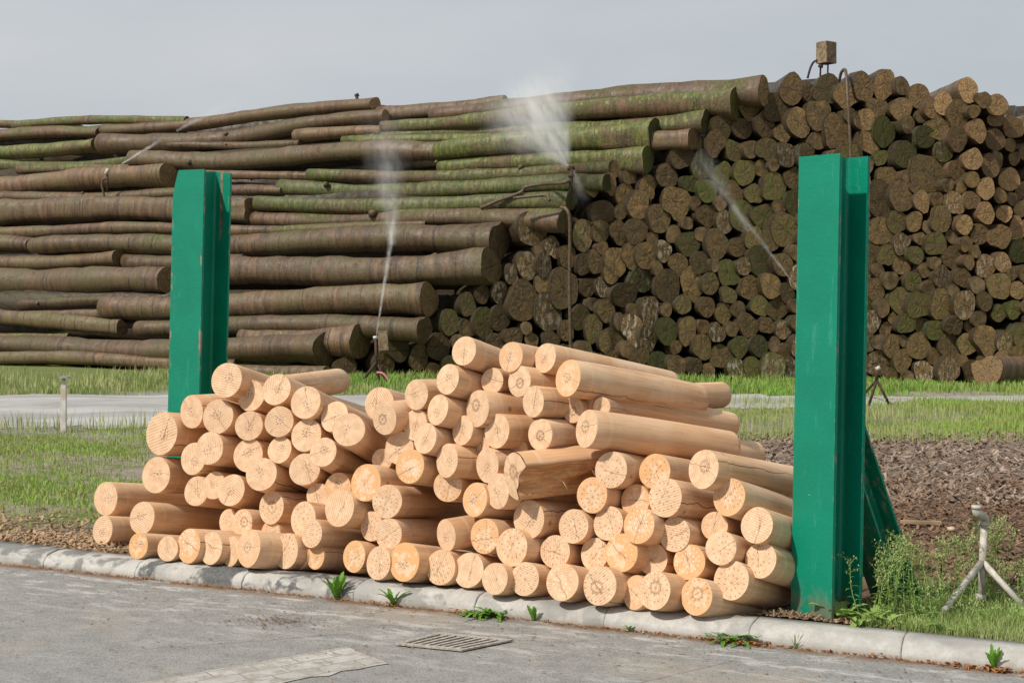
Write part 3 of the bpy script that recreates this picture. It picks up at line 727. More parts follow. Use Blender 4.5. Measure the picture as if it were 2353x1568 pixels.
L_(c3, 1555, 1152, 200, 234, 18, .05, 'end with wavy marks', big=1)
L_(c3, 515, 1317, 218, 252, 8, .1, 'large end with a hollow and side crack', knot=.9, big=1)
L_(c3, 745, 1362, 158, 222, 8, .0, 'end half covered by the hollow one', st=.4, big=1, pale=.5)
L_(c3, 868, 1350, 205, 250, 8, .12, 'end with a ringed knot and dark dashes', knot=.9, big=1)
L_(c3, 1140, 1387, 202, 242, 11, .06, 'orange end with a raised round heart', st=.7, big=1, knot=.8)
L_(c3, 1365, 1282, 226, 254, 14, .1, 'broad end with grey marks and fan cracks', big=1)
# hidden-front logs whose far ends show on top right
L_(c3, 615, 110, 130, 190, -2, -.55, 'rear log with rounded far end on top', ln=1.0, back=.75)
L_(c3, 800, 425, 150, 200, 4, -.35, 'rear log barely showing under the longest one', ln=1.0, back=.75)

def outline(var, n):
    rr = random.Random(var*77+5); ph = [rr.uniform(0, 6.28) for _ in range(4)]
    am = [0, .012, .008, .005]
    return [1+sum(am[k]*math.sin((k+1)*2*math.pi*j/n+ph[k]) for k in range(4)) for j in range(n)]
NSEG = 40
ENDMESH = []
for var in range(6):
    ol = outline(var, NSEG); V = [(0, 0, 0)]; Fc = []
    rings = [.2, .4, .6, .8, .93, .985]
    for q, r in enumerate(rings):
        for j in range(NSEG):
            t = 2*math.pi*j/NSEG; V.append((ol[j]*r*math.cos(t), ol[j]*r*math.sin(t), 0))
    for j in range(NSEG): Fc.append((0, 1+(j+1) % NSEG, 1+j))
    for q in range(len(rings)-1):
        for j in range(NSEG): a = 1+q*NSEG+j; b = 1+q*NSEG+(j+1) % NSEG; Fc.append((a, b, b+NSEG, a+NSEG))
    me = bpy.data.meshes.new('cut_end'); me.from_pydata(V, [], Fc); me.materials.append(M['fend']); me.update(); ENDMESH.append(me)

ORD = ['topmost', 'second', 'third', 'fourth', 'fifth', 'sixth', 'seventh', 'eighth', 'ninth', 'tenth', 'eleventh', 'twelfth', 'thirteenth', 'fourteenth', 'fifteenth', 'sixteenth', 'seventeenth', 'eighteenth', 'nineteenth', 'twentieth']
def nth(i): return ORD[i] if i < len(ORD) else 'bottom'
def nthc(i): return (['first']+ORD[1:]+['twenty-first', 'twenty-second', 'twenty-third', 'twenty-fourth', 'twenty-fifth', 'twenty-sixth'])[i]

def frame(u):
    return u.to_track_quat('Z', 'Y').to_matrix().to_4x4()
def put_log(d, idx):
    hh = d['h']; cth = max(.56, min(.93, d['w']/hh))
    if d.get('back'): cth = d['back']
    th = math.acos(cth)
    # depth of the face
    off = .2+.42*sstep(1000, 250, d['x']) if False else .2+.42*(1-sstep(250, 1000, d['x']))
    Y = kerbY(d['x'])*1.0+off
    z0 = H-(d['y']-YH)/F*Y
    Y += .22*max(0, z0-.15)
    Y = min(Y, (H-.09)*F/(d['y']+d['h']/2-YH))-d['fwd']
    C = P(d['x'], d['y'], Y)
    v = Vector(((d['x']-CX)/F, 1, -(d['y']-YH)/F)).normalized()
    r = Vector((1, 0, 0)); r = (r-v*r.dot(v)).normalized(); dn = Vector((0, 0, -1)); dn = (dn-v*dn.dot(v)).normalized()
    ph = R(d['phi']); e = r*math.cos(ph)+dn*math.sin(ph)
    u = (v*cth+e*math.sin(th)).normalized()
    Rr = hh/2/F*Y
    var = idx % 6; ol = outline(var, NSEG)
    L = d['ln']; prof = [(0, .985), (.006, 1.), (.1, 1.0), (.3*L, .998), (.6*L, .985), (L-.025, .97), (L-.008, .955), (L, .92)]
    V = []; Fc = []; bend = random.uniform(-.008, .008)
    for (z, s_) in prof:
        for j in range(NSEG):
            t = 2*math.pi*j/NSEG; o = ol[j]*s_*Rr; V.append((o*math.cos(t)+bend*math.sin(math.pi*z/L), o*math.sin(t), z))
    m = len(prof)
    for q in range(m-1):
        for j in range(NSEG): a = q*NSEG+j; b = q*NSEG+(j+1) % NSEG; Fc.append((a, b, b+NSEG, a+NSEG))
    Fc.append(tuple((m-1)*NSEG+j for j in range(NSEG)))
    o = mobj('peeled_log', V, Fc, M['fside'], smooth=True); o.data.polygons[len(Fc)-1].use_smooth = False
    roll = Matrix.Rotation(random.uniform(0, 6.28), 4, 'Z')
    o.matrix_world = Matrix.Translation(C) @ frame(u) @ roll
    e_ = bpy.data.objects.new('cut_end', ENDMESH[var]); COL.objects.link(e_); e_.parent = o; e_.scale = (Rr, Rr, 1)
    e_.location = (0, 0, 0.0)
    e_.color = (d['st'], 1. if d['big'] else 0., d['pale'], max(.001, d['knot']))
    return o
# columns for labels
cw = 92.
for d in FL: d['col'] = int((d['x']-215)//cw)
cols = {}
for d in FL: cols.setdefault(d['col'], []).append(d)
for k in cols: cols[k].sort(key=lambda q: q['y'])
ncol = max(cols)
for i, d in enumerate(FL):
    o = put_log(d, i)
    c = cols[d['col']]; r_ = c.index(d)
    pos = 'lowest' if r_ == len(c)-1 and len(c) > 2 else nth(r_)
    tag(o, '%s, %s in %s column from left' % (d['look'], pos, nthc(d['col'])), 'peeled log', 'peeled logs stacked between the green posts')

# split half log
def split_log():
    C = P(1186, 1093, 7.52)
    u = Vector((.86, .48, .035)).normalized()
    Rr = .128; L = 1.0
    # section in (x right, y up): a round log with its front quarter torn away
    out = []
    for j in range(22):
        t = R(-160+ (285)*j/21)      # back, bottom and top remains
        out.append((Rr*math.cos(t), Rr*math.sin(t)))
    # torn face towards camera
    V = []; Fc = []; N = 60; rows = []
    rr = random.Random(3)
    for i in range(N+1):
        t = i/N; row = []
        for k in range(22):
            a = R(-100+250*k/21)
            row.append((Rr*math.cos(a), Rr*math.sin(a)))
        p0 = row[-1]; p1 = row[0]
        for k in range(1, 10):
            s_ = k/10
            x = p0[0]+(p1[0]-p0[0])*s_; y = p0[1]+(p1[1]-p0[1])*s_
            dep = .035*math.sin(math.pi*s_)+.022*math.sin(7*t+5*s_)*math.sin(math.pi*s_)+.012*math.sin(23*t+9*s_)*math.sin(math.pi*s_)+.004*rr.uniform(-1, 1)
            # a curving ledge along the tear
            led = .5+.16*math.sin(6.5*t+1.)+.05*math.sin(19*t)
            dep += .032*sstep(led-.06, led+.03, s_)*math.sin(math.pi*min(1, s_*1.1))
            row.append((x+dep, y+.005*math.sin(31*t)))
        rows.append(row)
        for (x, y) in row: V.append((x, y, L*t))
    n = len(rows[0])
    for i in range(N):
        for k in range(n): a = i*n+k; b = i*n+(k+1) % n; Fc.append((a, b, b+n, a+n))
    Fc.append(tuple(N*n+k for k in range(n)))
    side = u.cross(Vector((0, 0, 1))).normalized()*-1   # pointing left/back
    back = Vector((0, 0, 1)).cross(u).normalized()      # horizontal perpendicular
    if back.y < 0: back = -back
    up = u.cross(back)
    if up.z < 0: up = -up
    Mx = Matrix((back, up, u)).transposed().to_4x4()
    s = NT('torn_wood'); v = s.objc(); x, y, z = s.sep(v)
    g = s.noise(s.comb(s.math('MULTIPLY', x, 50.), s.math('MULTIPLY', y, 50.), s.math('MULTIPLY', z, 3.)), 1., 5, .65, .6)
    g2 = s.noise(v, 6., 3)
    c = s.mix(s.mapr(g, .3, .7), (.66, .38, .19), (.42, .2, .08)); c = s.mix(s.mapr(g2, .5, .65, 0., .6), c, (.3, .13, .05))
    s.bump(g, .6, .01); mt = s.done(c, .75, .2)
    o = mobj('split_log', V, Fc, mt, smooth=True, mat2=M['fside'], fm=[(1 if (k % n) < 21 else 0) for k in range(len(Fc)-1)]+[0])
    o.matrix_world = Matrix.Translation(C) @ Mx
    tag(o, 'split log with a torn open side and splinters, in the middle of the stack', 'split log')
    # jagged cut end
    ring = rows[0]; V = [(0.02, -.0, -.012)]+[(x*.985, y*.985, -.001-.006*rr.random()) for (x, y) in ring]; Fc = [(0, 1+(k+1) % n, 1+k) for k in range(n)]
    V = [(a/Rr, b/Rr, c_) for a, b, c_ in V]
    e = mobj('cut_end', V, Fc, M['fend']); e.parent = o; e.scale = (Rr, Rr, 1); e.color = (0, 0, 0, .6)
    for k in range(3):
        mb = MB(); z = [.22, .62, .4][k]; p = Vector((-.07, [-.03, -.05, .02][k], z))
        mb.tube([p, p+Vector((-.03, -.015, .01)), p+Vector((-.05, -.05, .02))], [.003, .002, .0005], 5); mb.build('splinter', M['fside']).parent = o
    return o
split_log()

# ------------------------------------------------------------------ the big wet pile
A33 = R(33); AD = Vector((math.cos(A33), -math.sin(A33), 0)); AN = Vector((math.sin(A33), math.cos(A33), 0)); TS = math.tan(R(52))
P0 = Vector((-3.3, 27, .05))
def slope(x, y, inset=0.):
    kx = (x-CX)/F; kz = -(y-YH)/F
    # AN.(P-P0) = (z-P0.z)/TS + inset
    a = AN.x*kx+AN.y-kz/TS; b = AN.dot(P0)+(H-P0.z)/TS+inset
    t = b/a; return Vector((kx*t, t, H+kz*t))
def faceY(x, y):
    Y = 27.3-1.7*(x-900)/1400
    for _ in range(2):
        z = H-(y-YH)/F*Y; Y = 27.3-1.7*(max(600, min(x, 2360))-900)/1400+.14*z+1.6*sstep(2240, 2360, x)*sstep(1, 5, z)
    return Y
def old_outline(rr, n, irr):
    ph = [rr.uniform(0, 6.28) for _ in range(6)]; am = [0, .09, .07, .045, .03, .02]
    return [1+irr*sum(am[k]*math.sin((k+1)*2*math.pi*j/n+ph[k]) for k in range(6)) for j in range(n)]
OLD = []
def old_log(C, axis_back, Rr, L, moss, brown, pale, irr=1., r2=None, wob=.0, flare=0., name='mossy_log', seed=0, both=False, asp=1., dark=1.):
    """C: centre of the visible cut end; axis_back: unit vector running into the pile; local z from the end backwards"""
    rr = random.Random(seed*13+1); n = 18; ol = old_outline(rr, n, irr); r2 = r2 or Rr*.85; squ = asp
    segs = max(4, int(L/.35)); V = []; Fc = []
    ph = [rr.uniform(0, 6.28) for _ in range(6)]
    tilt = rr.uniform(-.08, .08), rr.uniform(-.08, .08)
    cuts = []
    for i in range(segs+1):
        t = i/segs; z = L*t
        base = (Rr+(r2-Rr)*t)*(1+flare*max(0, 1-z/1.2)**2)
        irz = 1-.65*min(1, z/1.5)
        bx = wob*(math.sin(z*.55+ph[0])-math.sin(ph[0]))+.35*wob*(math.sin(z*1.7+ph[1])-math.sin(ph[1])); by = .6*wob*(math.sin(z*.7+ph[2])-math.sin(ph[2]))
        lump = 1+.05*math.sin(z*1.9+ph[3])+.035*math.sin(z*4.1+ph[5])+.03*math.sin(z*7.3+ph[4])
        for j in range(n):
            a = 2*math.pi*j/n; o = (1+(ol[j]-1)*irz)*base*lump*(1+.012*math.sin(5*a+z*4+ph[5]))
            zz = z+((tilt[0]*o*math.cos(a)+tilt[1]*o*math.sin(a)) if i == 0 else 0)
            V.append((o*math.cos(a)*squ+bx, o*math.sin(a)+by, zz))
    for i in range(segs):
        for j in range(n): a = i*n+j; b = i*n+(j+1) % n; Fc.append((a, b, b+n, a+n))
    Fc.append(tuple(segs*n+j for j in range(n)))
    o = mobj(name, V, Fc, M['bark'], smooth=True); o.data.polygons[len(Fc)-1].use_smooth = False
    Mw = Matrix.Translation(C) @ frame(axis_back)
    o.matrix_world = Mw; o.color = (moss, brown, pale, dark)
    # cut end: unit-scaled so that the rings in the material fit
    V2 = []; F2 = []; ce = .0
    ring0 = V[:n]; rs = [.35, .7, .985]
    V2.append((0, 0, rr.uniform(-.003, .003)))
    for r_ in rs:
        for j in range(n): x, y, z = ring0[j]; V2.append((x*r_/Rr, y*r_/Rr, z*r_-.004+(rr.uniform(-.005, .005) if r_ < .9 else 0)))
    for j in range(n): F2.append((0, 1+(j+1) % n, 1+j))
    for q in range(2):
        for j in range(n): a = 1+q*n+j; b = 1+q*n+(j+1) % n; F2.append((a, b, b+n, a+n))
    e = mobj('cut_end', V2, F2, M['oend']); e.parent = o; e.scale = (Rr, Rr, 1); e.color = (moss, brown, pale, 1)
    return o

def side(xl, yl, xr, yr, tl, tr, look, moss=.3, brown=.2, end=True, wob=.07, flare=0., inset=0., pale=0., irr=1., bury=0.):
    a = slope(xl, yl, inset+bury); b = slope(xr, yr, inset)
    ax = a-b; L = ax.length; ax.normalize()
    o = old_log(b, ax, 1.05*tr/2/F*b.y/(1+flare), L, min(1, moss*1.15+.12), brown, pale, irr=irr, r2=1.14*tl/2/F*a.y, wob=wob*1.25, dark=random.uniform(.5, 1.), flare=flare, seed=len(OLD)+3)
    for k in range(random.choice([0, 1, 1, 2])):
        zz = random.uniform(.8, max(1., min(L-.5, 9.))); aa = random.uniform(0, 6.28); rr_ = o.matrix_world.to_3x3()
        dirv = Vector((math.cos(aa), math.sin(aa), random.uniform(-.5, .5))).normalized()
        r_ = tr/2/F*b.y*.75; mbk = MB(); st0 = dirv*r_*.6+Vector((0, 0, zz)); mbk.tube([st0, st0+dirv*r_*.42, st0+dirv*r_*.6], [r_*.6, r_*.4, r_*.28], 9)
        kn = mbk.build('branch_stub', M['bark'], None, True); kn.parent = o; kn.color = o.color
    OLD.append((xr, yr)); tag(o, look, 'stored log', 'old logs in the big sprinkled pile'); return o
B = ' in the big pile'
side(-60, 292, 140, 291, 16, 15, 'thin pale mossy log lying at the skyline, far left of the big pile', .6, .4)
side(45, 290, 430, 279, 17, 20, 'mossy log on the skyline with a dark nub, left part of the big pile', .65, .4, inset=.1)
side(-60, 318, 232, 303, 26, 26, 'reddish mossy log second from the skyline at the left edge', .45, .6)
side(232, 300, 862, 240, 24, 33, 'long top log with a round dark end against the sky', .3, .7, pale=.0)
side(870, 264, 1160, 235, 30, 30, 'bare brown log on the skyline right of the round dark end', .25, .6, inset=.3)
side(-60, 337, 195, 327, 14, 13, 'thin yellow-green log at the left edge, third from the skyline', .6, .4, inset=.05)
side(-60, 355, 226, 333, 30, 38, 'mossy log with rotten dark butt end at upper left', .7, .3, flare=.3)
side(238, 332, 886, 267, 42, 28, 'thick brown log below the long top one, mossy tip at its right', .3, .6, wob=.12)
side(-60, 382, 310, 366, 28, 20, 'crooked bright green log with a stump knob at upper left', .85, .2, wob=.12)
side(680, 312, 885, 301, 30, 24, 'short brown log between two long green ones', .25, .6, inset=.05)
side(300, 368, 1008, 350, 36, 40, 'long wet log ending dark above the tall water jet', .3, .4, wob=.1)
side(310, 342, 690, 330, 14, 18, 'thin dark log squeezed under the thick brown one', .15, .3, inset=.15)
side(50, 399, 300, 386, 18, 16, 'thin mossy log just above the left sprinkler', .6, .3, inset=.15)
side(-60, 434, 388, 403, 42, 50, 'thick log with a blunt end behind the left sprinkler', .25, .45)
side(-60, 456, 652, 438, 24, 24, 'thin long log running behind the left post top', .25, .4, inset=.05)
side(470, 412, 722, 404, 20, 17, 'thin dark log ending left of the thick moss-covered one', .2, .4, inset=.12)
side(-60, 488, 578, 484, 50, 56, 'thick black-bellied log ending right of the left post', .12, .35, flare=.12)
side(-60, 527, 983, 517, 26, 23, 'slender straight log with small dark end below the green logs', .35, .35)
side(-60, 558, 74, 562, 34, 34, 'short log with a purplish broken end at the left edge', .2, .4)
side(85, 567, 1148, 552, 34, 84, 'large log with a flared root end, sixth above the grass', .32, .28, flare=.22, pale=.2)
side(-60, 600, 274, 592, 30, 38, 'log with a black slanting butt left of the left post', .22, .5, flare=.15)
side(278, 598, 560, 600, 34, 30, 'scarred log crossing behind the left post', .3, .4, inset=.06)
side(-60, 636, 386, 643, 54, 58, 'thick smooth log with dark end touching the left post', .2, .35)
side(440, 628, 1128, 612, 56, 80, 'largest smooth log with a big flared end at the pile corner', .3, .25, flare=.2)
side(40, 690, 262, 689, 24, 25, 'short thin log with moss, low at the left', .5, .3, inset=.05)
side(245, 706, 985, 688, 46, 74, 'thick log with yellow dabs on its square end', .22, .3, flare=.2)
side(20, 719, 250, 722, 20, 20, 'thin pale log under the short thin one', .3, .4, inset=.12)
side(-60, 735, 280, 753, 32, 34, 'log with a dark round end beside a black gap', .25, .35)
side(318, 752, 975, 757, 32, 62, 'plain log with a knobbly end above the tripod', .3, .35, flare=.2)
side(-60, 770, 160, 777, 26, 22, 'mossy slanting log low at the left edge', .45, .35, inset=.08)
side(-60, 793, 752, 800, 42, 82, 'long bottom log with a large pointed butt', .3, .35, flare=.35)
side(560, 772, 826, 786, 30, 78, 'log with huge angular root end beside the tripod', .35, .2, flare=.35, inset=.08)
side(-60, 822, 420, 838, 26, 28, 'thin grey-purple log second from the ground at left', .15, .3)
side(-60, 855, 400, 864, 40, 36, 'ground log with peeled orange patch in the grass', .2, .6)
side(440, 838, 545, 834, 30, 26, 'short log end just right of the left post', .4, .2, inset=.1)
side(540, 858, 752, 856, 26, 30, 'low dark log behind the peeled stack\'s left top', .3, .2)
# upper right green logs
side(1000, 262, 1755, 210, 26, 66, 'top log of the corner slope with a blunt end on the skyline', .4, .6, flare=.1, pale=.0)
side(885, 290, 1690, 238, 22, 70, 'second green streaked log of the corner slope, large end', .62, .4, flare=.25)
side(780, 320, 1622, 280, 22, 48, 'third streaked log of the corner slope', .6, .4, flare=.12)
side(808, 332, 1130, 316, 20, 20, 'bright yellow-green log above the dark-ended wet log', .85, .3, inset=.05)
side(1012, 350, 1508, 314, 36, 74, 'brightest moss log with a big square green end', .9, .15, flare=.25)
side(1010, 388, 1488, 366, 22, 58, 'moss log with a lumpy end under the brightest one', .8, .3, flare=.3, inset=.03)
side(720, 402, 1410, 388, 24, 36, 'streaked log with a small end left of the corner', .6, .5)
side(640, 430, 1396, 420, 34, 42, 'thick moss-covered log crossing behind the fan spray pipe', .88, .3)
side(600, 466, 1312, 462, 30, 46, 'deep green log carrying the middle sprinkler', .85, .15, flare=.1)
side(560, 500, 1298, 508, 30, 62, 'brown streaked log with a broad end by the hanging hose', .45, .5, flare=.35)

side(1390, 330, 1592, 318, 36, 50, 'reddish wet log with a dim end under the large corner log', .25, .6)
side(900, 372, 1335, 368, 26, 26, 'thin streaked log half hidden under the brightest moss log', .55, .4, inset=.12)
NSIDE = len(OLD)
# traced ends of the end face: (x, y, w, h, moss, brown, pale)
def c5(x, y, w, h): return 716.6+.4823*x, 159.2+.4823*y, w*.4823, h*.4823
def c6(x, y, w, h): return 1433.3+.5586*x, 79.6+.5586*y, w*.5586, h*.5586
EN = []
def E(cv, x, y, w, h, moss=.35, brown=.2, pale=0.): EN.append((*cv(x, y, w, h), moss, brown, pale))
for a in [(1050, 755, 145, 200, .4, .2, .3), (1145, 845, 70, 105, .3, .2, .8), (1245, 760, 80, 120, .5), (1290, 790, 90, 145, .55, .2, .3), (1375, 770, 85, 105, .5), (1460, 775, 90, 130), (1545, 775, 95, 125),
          (1025, 935, 90, 145, .3, .2, .4), (1105, 935, 65, 110, .3, .2, .6), (950, 978, 75, 108, .3, .2, .7), (893, 1062, 80, 105, .1, .1, 1.), (1005, 1105, 155, 220, .3), (1200, 1045, 150, 200, .45), (1125, 1160, 135, 190, .2, .1, .7),
          (812, 1070, 75, 105, .4), (742, 1120, 75, 105, .6), (820, 1210, 90, 155, .6), (895, 1185, 90, 115, .5), (658, 1205, 95, 130, .7), (605, 1320, 110, 135, .5), (510, 1370, 85, 130, .5), (410, 1330, 95, 115, .6), (345, 1400, 100, 120, .4), (160, 1440, 130, 110, .3), (575, 1430, 80, 80, .3), (700, 1300, 70, 75, .4),
          (875, 1300, 80, 90), (960, 1275, 105, 100), (1045, 1290, 65, 90, .3, .2, .4), (1140, 1290, 110, 90), (1215, 1245, 80, 110), (1280, 1180, 95, 130, .6), (1340, 1230, 75, 130, .6), (1300, 925, 90, 125), (1350, 920, 75, 110), (1440, 930, 105, 175), (1520, 890, 60, 115), (1590, 885, 80, 130),
          (1315, 1038, 75, 100), (1385, 1033, 70, 100, .2, .2, .9), (1490, 1075, 125, 135, .5), (1570, 1000, 135, 140, .7, .1, .4), (1465, 1200, 60, 90, .2, .2, .9), (1530, 1240, 85, 150, .1, .3, 1.), (1610, 1150, 90, 140, .2, .2, .9), (1600, 1280, 90, 140, .1, .2, .9), (1430, 1290, 110, 125, .5), (1560, 1370, 100, 100, .5), (1300, 1330, 80, 80),
          (1335, 575, 85, 75, .7), (1415, 545, 75, 120, .4, .5), (1440, 480, 65, 90, .5, .4), (1510, 515, 70, 80, .4, .3), (1490, 600, 75, 105, .3, .2), (1555, 645, 95, 150, .3), (1385, 680, 110, 110, .5), (1470, 680, 60, 80), (1600, 560, 90, 115)]:
    E(c5, *a)
for a in [(690, 225, 95, 130, .35, .5), (765, 240, 55, 95, .4, .2), (835, 225, 85, 125, .6, .3, .0), (915, 250, 90, 110, .4, .3), (985, 215, 75, 135, .25, .5), (1070, 205, 70, 118, .2, .5), (630, 300, 100, 135, .35, .2), (515, 285, 90, 120, .5, .1),
          (1140, 305, 100, 100, .2, .4), (1215, 255, 85, 110, .2, .7), (1265, 305, 60, 85, .15, .8), (1315, 285, 70, 105, .2, .6), (1375, 330, 90, 120, .2, .4), (1415, 228, 60, 112, .1, .8), (1440, 315, 50, 60, .05, .9), (1478, 268, 65, 75, .05, .9), (1535, 290, 85, 90, .05, .8), (1530, 345, 65, 80, .1, .8),
          (990, 350, 90, 100, .2, .5), (1040, 300, 75, 90, .2, .4), (720, 360, 90, 130, .3), (800, 330, 85, 130, .3, .1), (875, 400, 95, 160, .35, .3), (1005, 440, 85, 100, .4, .5), (1068, 400, 95, 145, .8, .1), (1168, 370, 55, 80), (1225, 335, 60, 60, .1, .7),
          (485, 385, 85, 90, .3), (580, 370, 85, 120, .4), (395, 385, 100, 120, .6, .1), (375, 445, 85, 110, .3, .5), (1240, 420, 85, 95, .8), (1290, 385, 85, 110, .5), (1370, 430, 80, 90, .3, .4), (1455, 395, 75, 110, .1, .6), (1600, 380, 70, 90, .1, .7),
          (1055, 505, 65, 85, .7), (1155, 490, 100, 130, .7, .1), (1080, 590, 90, 95, .4), (1255, 570, 130, 150, .5), (1140, 665, 85, 130, .4), (1225, 685, 70, 90, .2, .5), (1060, 680, 110, 150, .3),
          (615, 625, 110, 110, .7, .1), (575, 745, 90, 90, .7), (660, 800, 110, 140, .6), (605, 840, 80, 90, .5), (470, 875, 85, 85, .4, .3), (315, 940, 90, 90, .6, .3), (380, 860, 80, 130, .3), (215, 690, 110, 140, .3), (145, 755, 90, 135, .4), (50, 810, 85, 100, .3), (340, 745, 80, 110, .3),
          (280, 1025, 80, 150, .4), (180, 1035, 100, 140, .4), (225, 945, 80, 105, .4), (355, 1025, 70, 90, .6), (430, 1070, 70, 80, .6), (520, 1040, 95, 100, .5, .4), (560, 1115, 70, 90, .7), (630, 1125, 75, 90, .6), (410, 1145, 70, 85, .6), (340, 1120, 80, 85, .4, .5), (245, 1110, 65, 85, .6), (260, 1215, 80, 130, .5),
          (1305, 1110, 95, 130, .5), (1400, 1110, 85, 130, .3, .2, .5), (1485, 1095, 60, 90, .5), (1540, 1145, 70, 80, .7, .4), (1605, 1130, 60, 85, .8), (1100, 1280, 60, 95, .3), (1145, 1340, 80, 100, .4), (1210, 1280, 100, 110, .5), (1335, 1380, 90, 110, .2, .3, .5), (1040, 1350, 90, 110, .2, .2, .4), (1630, 720, 50, 80, .4, .3), (1625, 890, 70, 120, .8),
          (1545, 830, 90, 110, .1, .7), (1505, 540, 70, 110, .1, .8), (1535, 515, 50, 80, .1, .8), (1605, 510, 45, 70, .1, .7)]:
    E(c6, *a)
ends = [[e[0], e[1], e[2], e[3], e[4], e[5], e[6]] for e in EN]
# fill: relaxed packing of the rest of the face
ASP = .78
sky_line = [(1500, 300), (1530, 262), (1620, 240), (1700, 190), (1750, 185), (1800, 172), (1860, 175), (1990, 168), (2040, 168), (2090, 190), (2160, 205), (2240, 190), (2300, 215), (2330, 245), (2440, 262)]
stair = [(1780, 200), (1735, 255), (1665, 290), (1555, 330), (1540, 390), (1440, 400), (1420, 440), (1345, 470), (1345, 530), (1205, 560), (1185, 620), (1080, 660), (1035, 690), (1020, 760), (850, 790), (800, 850), (790, 880)]
def xleft(y):
    for (x0, y0), (x1, y1) in zip(stair, stair[1:]):
        if y0 <= y <= y1: return x0+(x1-x0)*(y-y0)/max(1e-6, y1-y0)
    return stair[0][0] if y < stair[0][1] else stair[-1][0]
def ytop(x): return edge(sky_line, x)
def ybot(x): return edge([(800, 868), (1300, 852), (1700, 866), (1990, 878), (2250, 882), (2440, 884)], x)
prng = np.random.default_rng(11)
fx = np.array([e[0]/ASP for e in ends]); fy = np.array([e[1] for e in ends]); fr = np.array([(e[2]/ASP+e[3])/4 for e in ends])
px = []; py = []; pr = []
tries = 0
target = 330
while len(px) < target and tries < 60000:
    tries += 1
    x = prng.uniform(1000, 2400); y = prng.uniform(180, 875)
    if y < ytop(x)+16 or y > ybot(x)-14 or x < xleft(y)+16: continue
    big = 31 if tries < 4000 else (27 if tries < 15000 else (23 if tries < 35000 else 19))
    r = big*prng.uniform(.85, 1.1)*(1. if x < 2000 else .93)
    X = x/ASP
    ax_ = np.concatenate([fx, np.array(px)]); ay_ = np.concatenate([fy, np.array(py)]); ar_ = np.concatenate([fr, np.array(pr)])
    if np.any((ax_-X)**2+(ay_-y)**2 < ((ar_+r)*.86)**2): continue
    px.append(X); py.append(y); pr.append(r)
px = np.array(px); py = np.array(py); pr = np.array(pr)
for it in range(120):
    AX = np.concatenate([px, fx]); AY = np.concatenate([py, fy]); AR = np.concatenate([pr, fr])
    dx = px[:, None]-AX[None]; dy = py[:, None]-AY[None]; dd = np.sqrt(dx*dx+dy*dy)+1e-6; mn = (pr[:, None]+AR[None])*1.0
    ov = np.clip(mn-dd, 0, None); ov[np.arange(len(px)), np.arange(len(px))] = 0
    px += (dx/dd*ov*.3).sum(1); py += (dy/dd*ov*.3).sum(1)+.15
    for i in range(len(px)):
        py[i] = max(ytop(px[i]*ASP)+pr[i]*.7, min(py[i], ybot(px[i]*ASP)-pr[i]*.8)); px[i] = max(px[i], (xleft(py[i])+pr[i]*.6)/ASP)
for i in range(len(px)):
    x = px[i]*ASP; right = sstep(2150, 2260, x)*(1-sstep(500, 800, py[i]))
    ends.append([x, py[i], pr[i]*2*ASP, pr[i]*2, prng.uniform(.2, .85)*(1-.7*right), prng.uniform(.0, .35)+.75*right, (prng.random() < .1+.35*sstep(550, 750, py[i]))*prng.uniform(.3, 1.)])
# drop what the right post hides completely
for e in ends: e.append(int((e[0]-790)//60))
ec = {}
for e in ends: ec.setdefault(e[7], []).append(e)
for k in ec: ec[k].sort(key=lambda q: q[1])
def colname(k):
    xc = 790+60*k+30
    if xc < 1310: return 'column %s left of hanging hose' % nthc(int((1310-xc)//60))
    if xc < 1850: return 'column %s right of hanging hose' % nthc(int((xc-1310)//60))
    if xc < 1975: return 'above the right green post'
    return 'column %s right of right post' % nthc(int((xc-1975)//60))
nfill = 0; names = {}
big_first = sorted(range(len(ends)), key=lambda q: -ends[q][3]*ends[q][2]); big_first = [q for q in big_first if not (1852 < ends[q][0] < 1960 and ends[q][1] > 400)]; keepset = set(big_first[:300-NSIDE]); REST = []
for i, (x, y, w, h, mo, br, pa, k) in enumerate(ends):
    Y = faceY(x, y)+random.uniform(-.1, .08)
    C = P(x, y, Y)
    vaz = math.atan2(x-CX, F)
    asp = max(.66, min(.96, w/h*1.03))
    az = R(random.uniform(-24, -12)) if x < 1500 else R(random.uniform(-17, -5))
    squ = min(1.12, asp/math.cos(az-vaz))
    u = Vector((math.sin(az), math.cos(az), random.uniform(-.035, .035))).normalized()
    if y < ytop(x)+60: L = 7.; u.z = random.uniform(-.03, .0)
    else: L = random.uniform(3.4, 5.)
    dh = h/2/F*Y*.955
    if C.z-dh < .02: C.z = dh+.02
    o = old_log(C, u, dh, L, mo, br, pa, irr=random.uniform(.45, 1.25), r2=dh*.88, wob=.03, flare=random.choice([0, 0, .08, .15]) if h > 50 else 0, seed=i+500, asp=squ, dark=.12+.6*sstep(2080, 2260, x)*(1-sstep(450, 700, y)))  # low dark value paints the shade of the gaps into face-log bark
    if i not in keepset: REST.append(o); continue
    looks = ('pale-scraped' if pa > .5 else 'bright mossy' if mo > .6 else 'orange-brown' if br > .55 else 'dark greenish' if mo > .38 else 'dark brown')
    size = 'large ' if h > 62 else ('small ' if h < 44 else '')
    c = ec[k]; lab = '%s%s log end, %s down, %s' % (size, looks, nth(c.index(ends[i])) if c.index(ends[i]) else 'first', colname(k))
    tag(o, lab, 'stored log', 'old logs in the big sprinkled pile'); nfill += 1
V = []; Fc = []; fm = []; MI = []
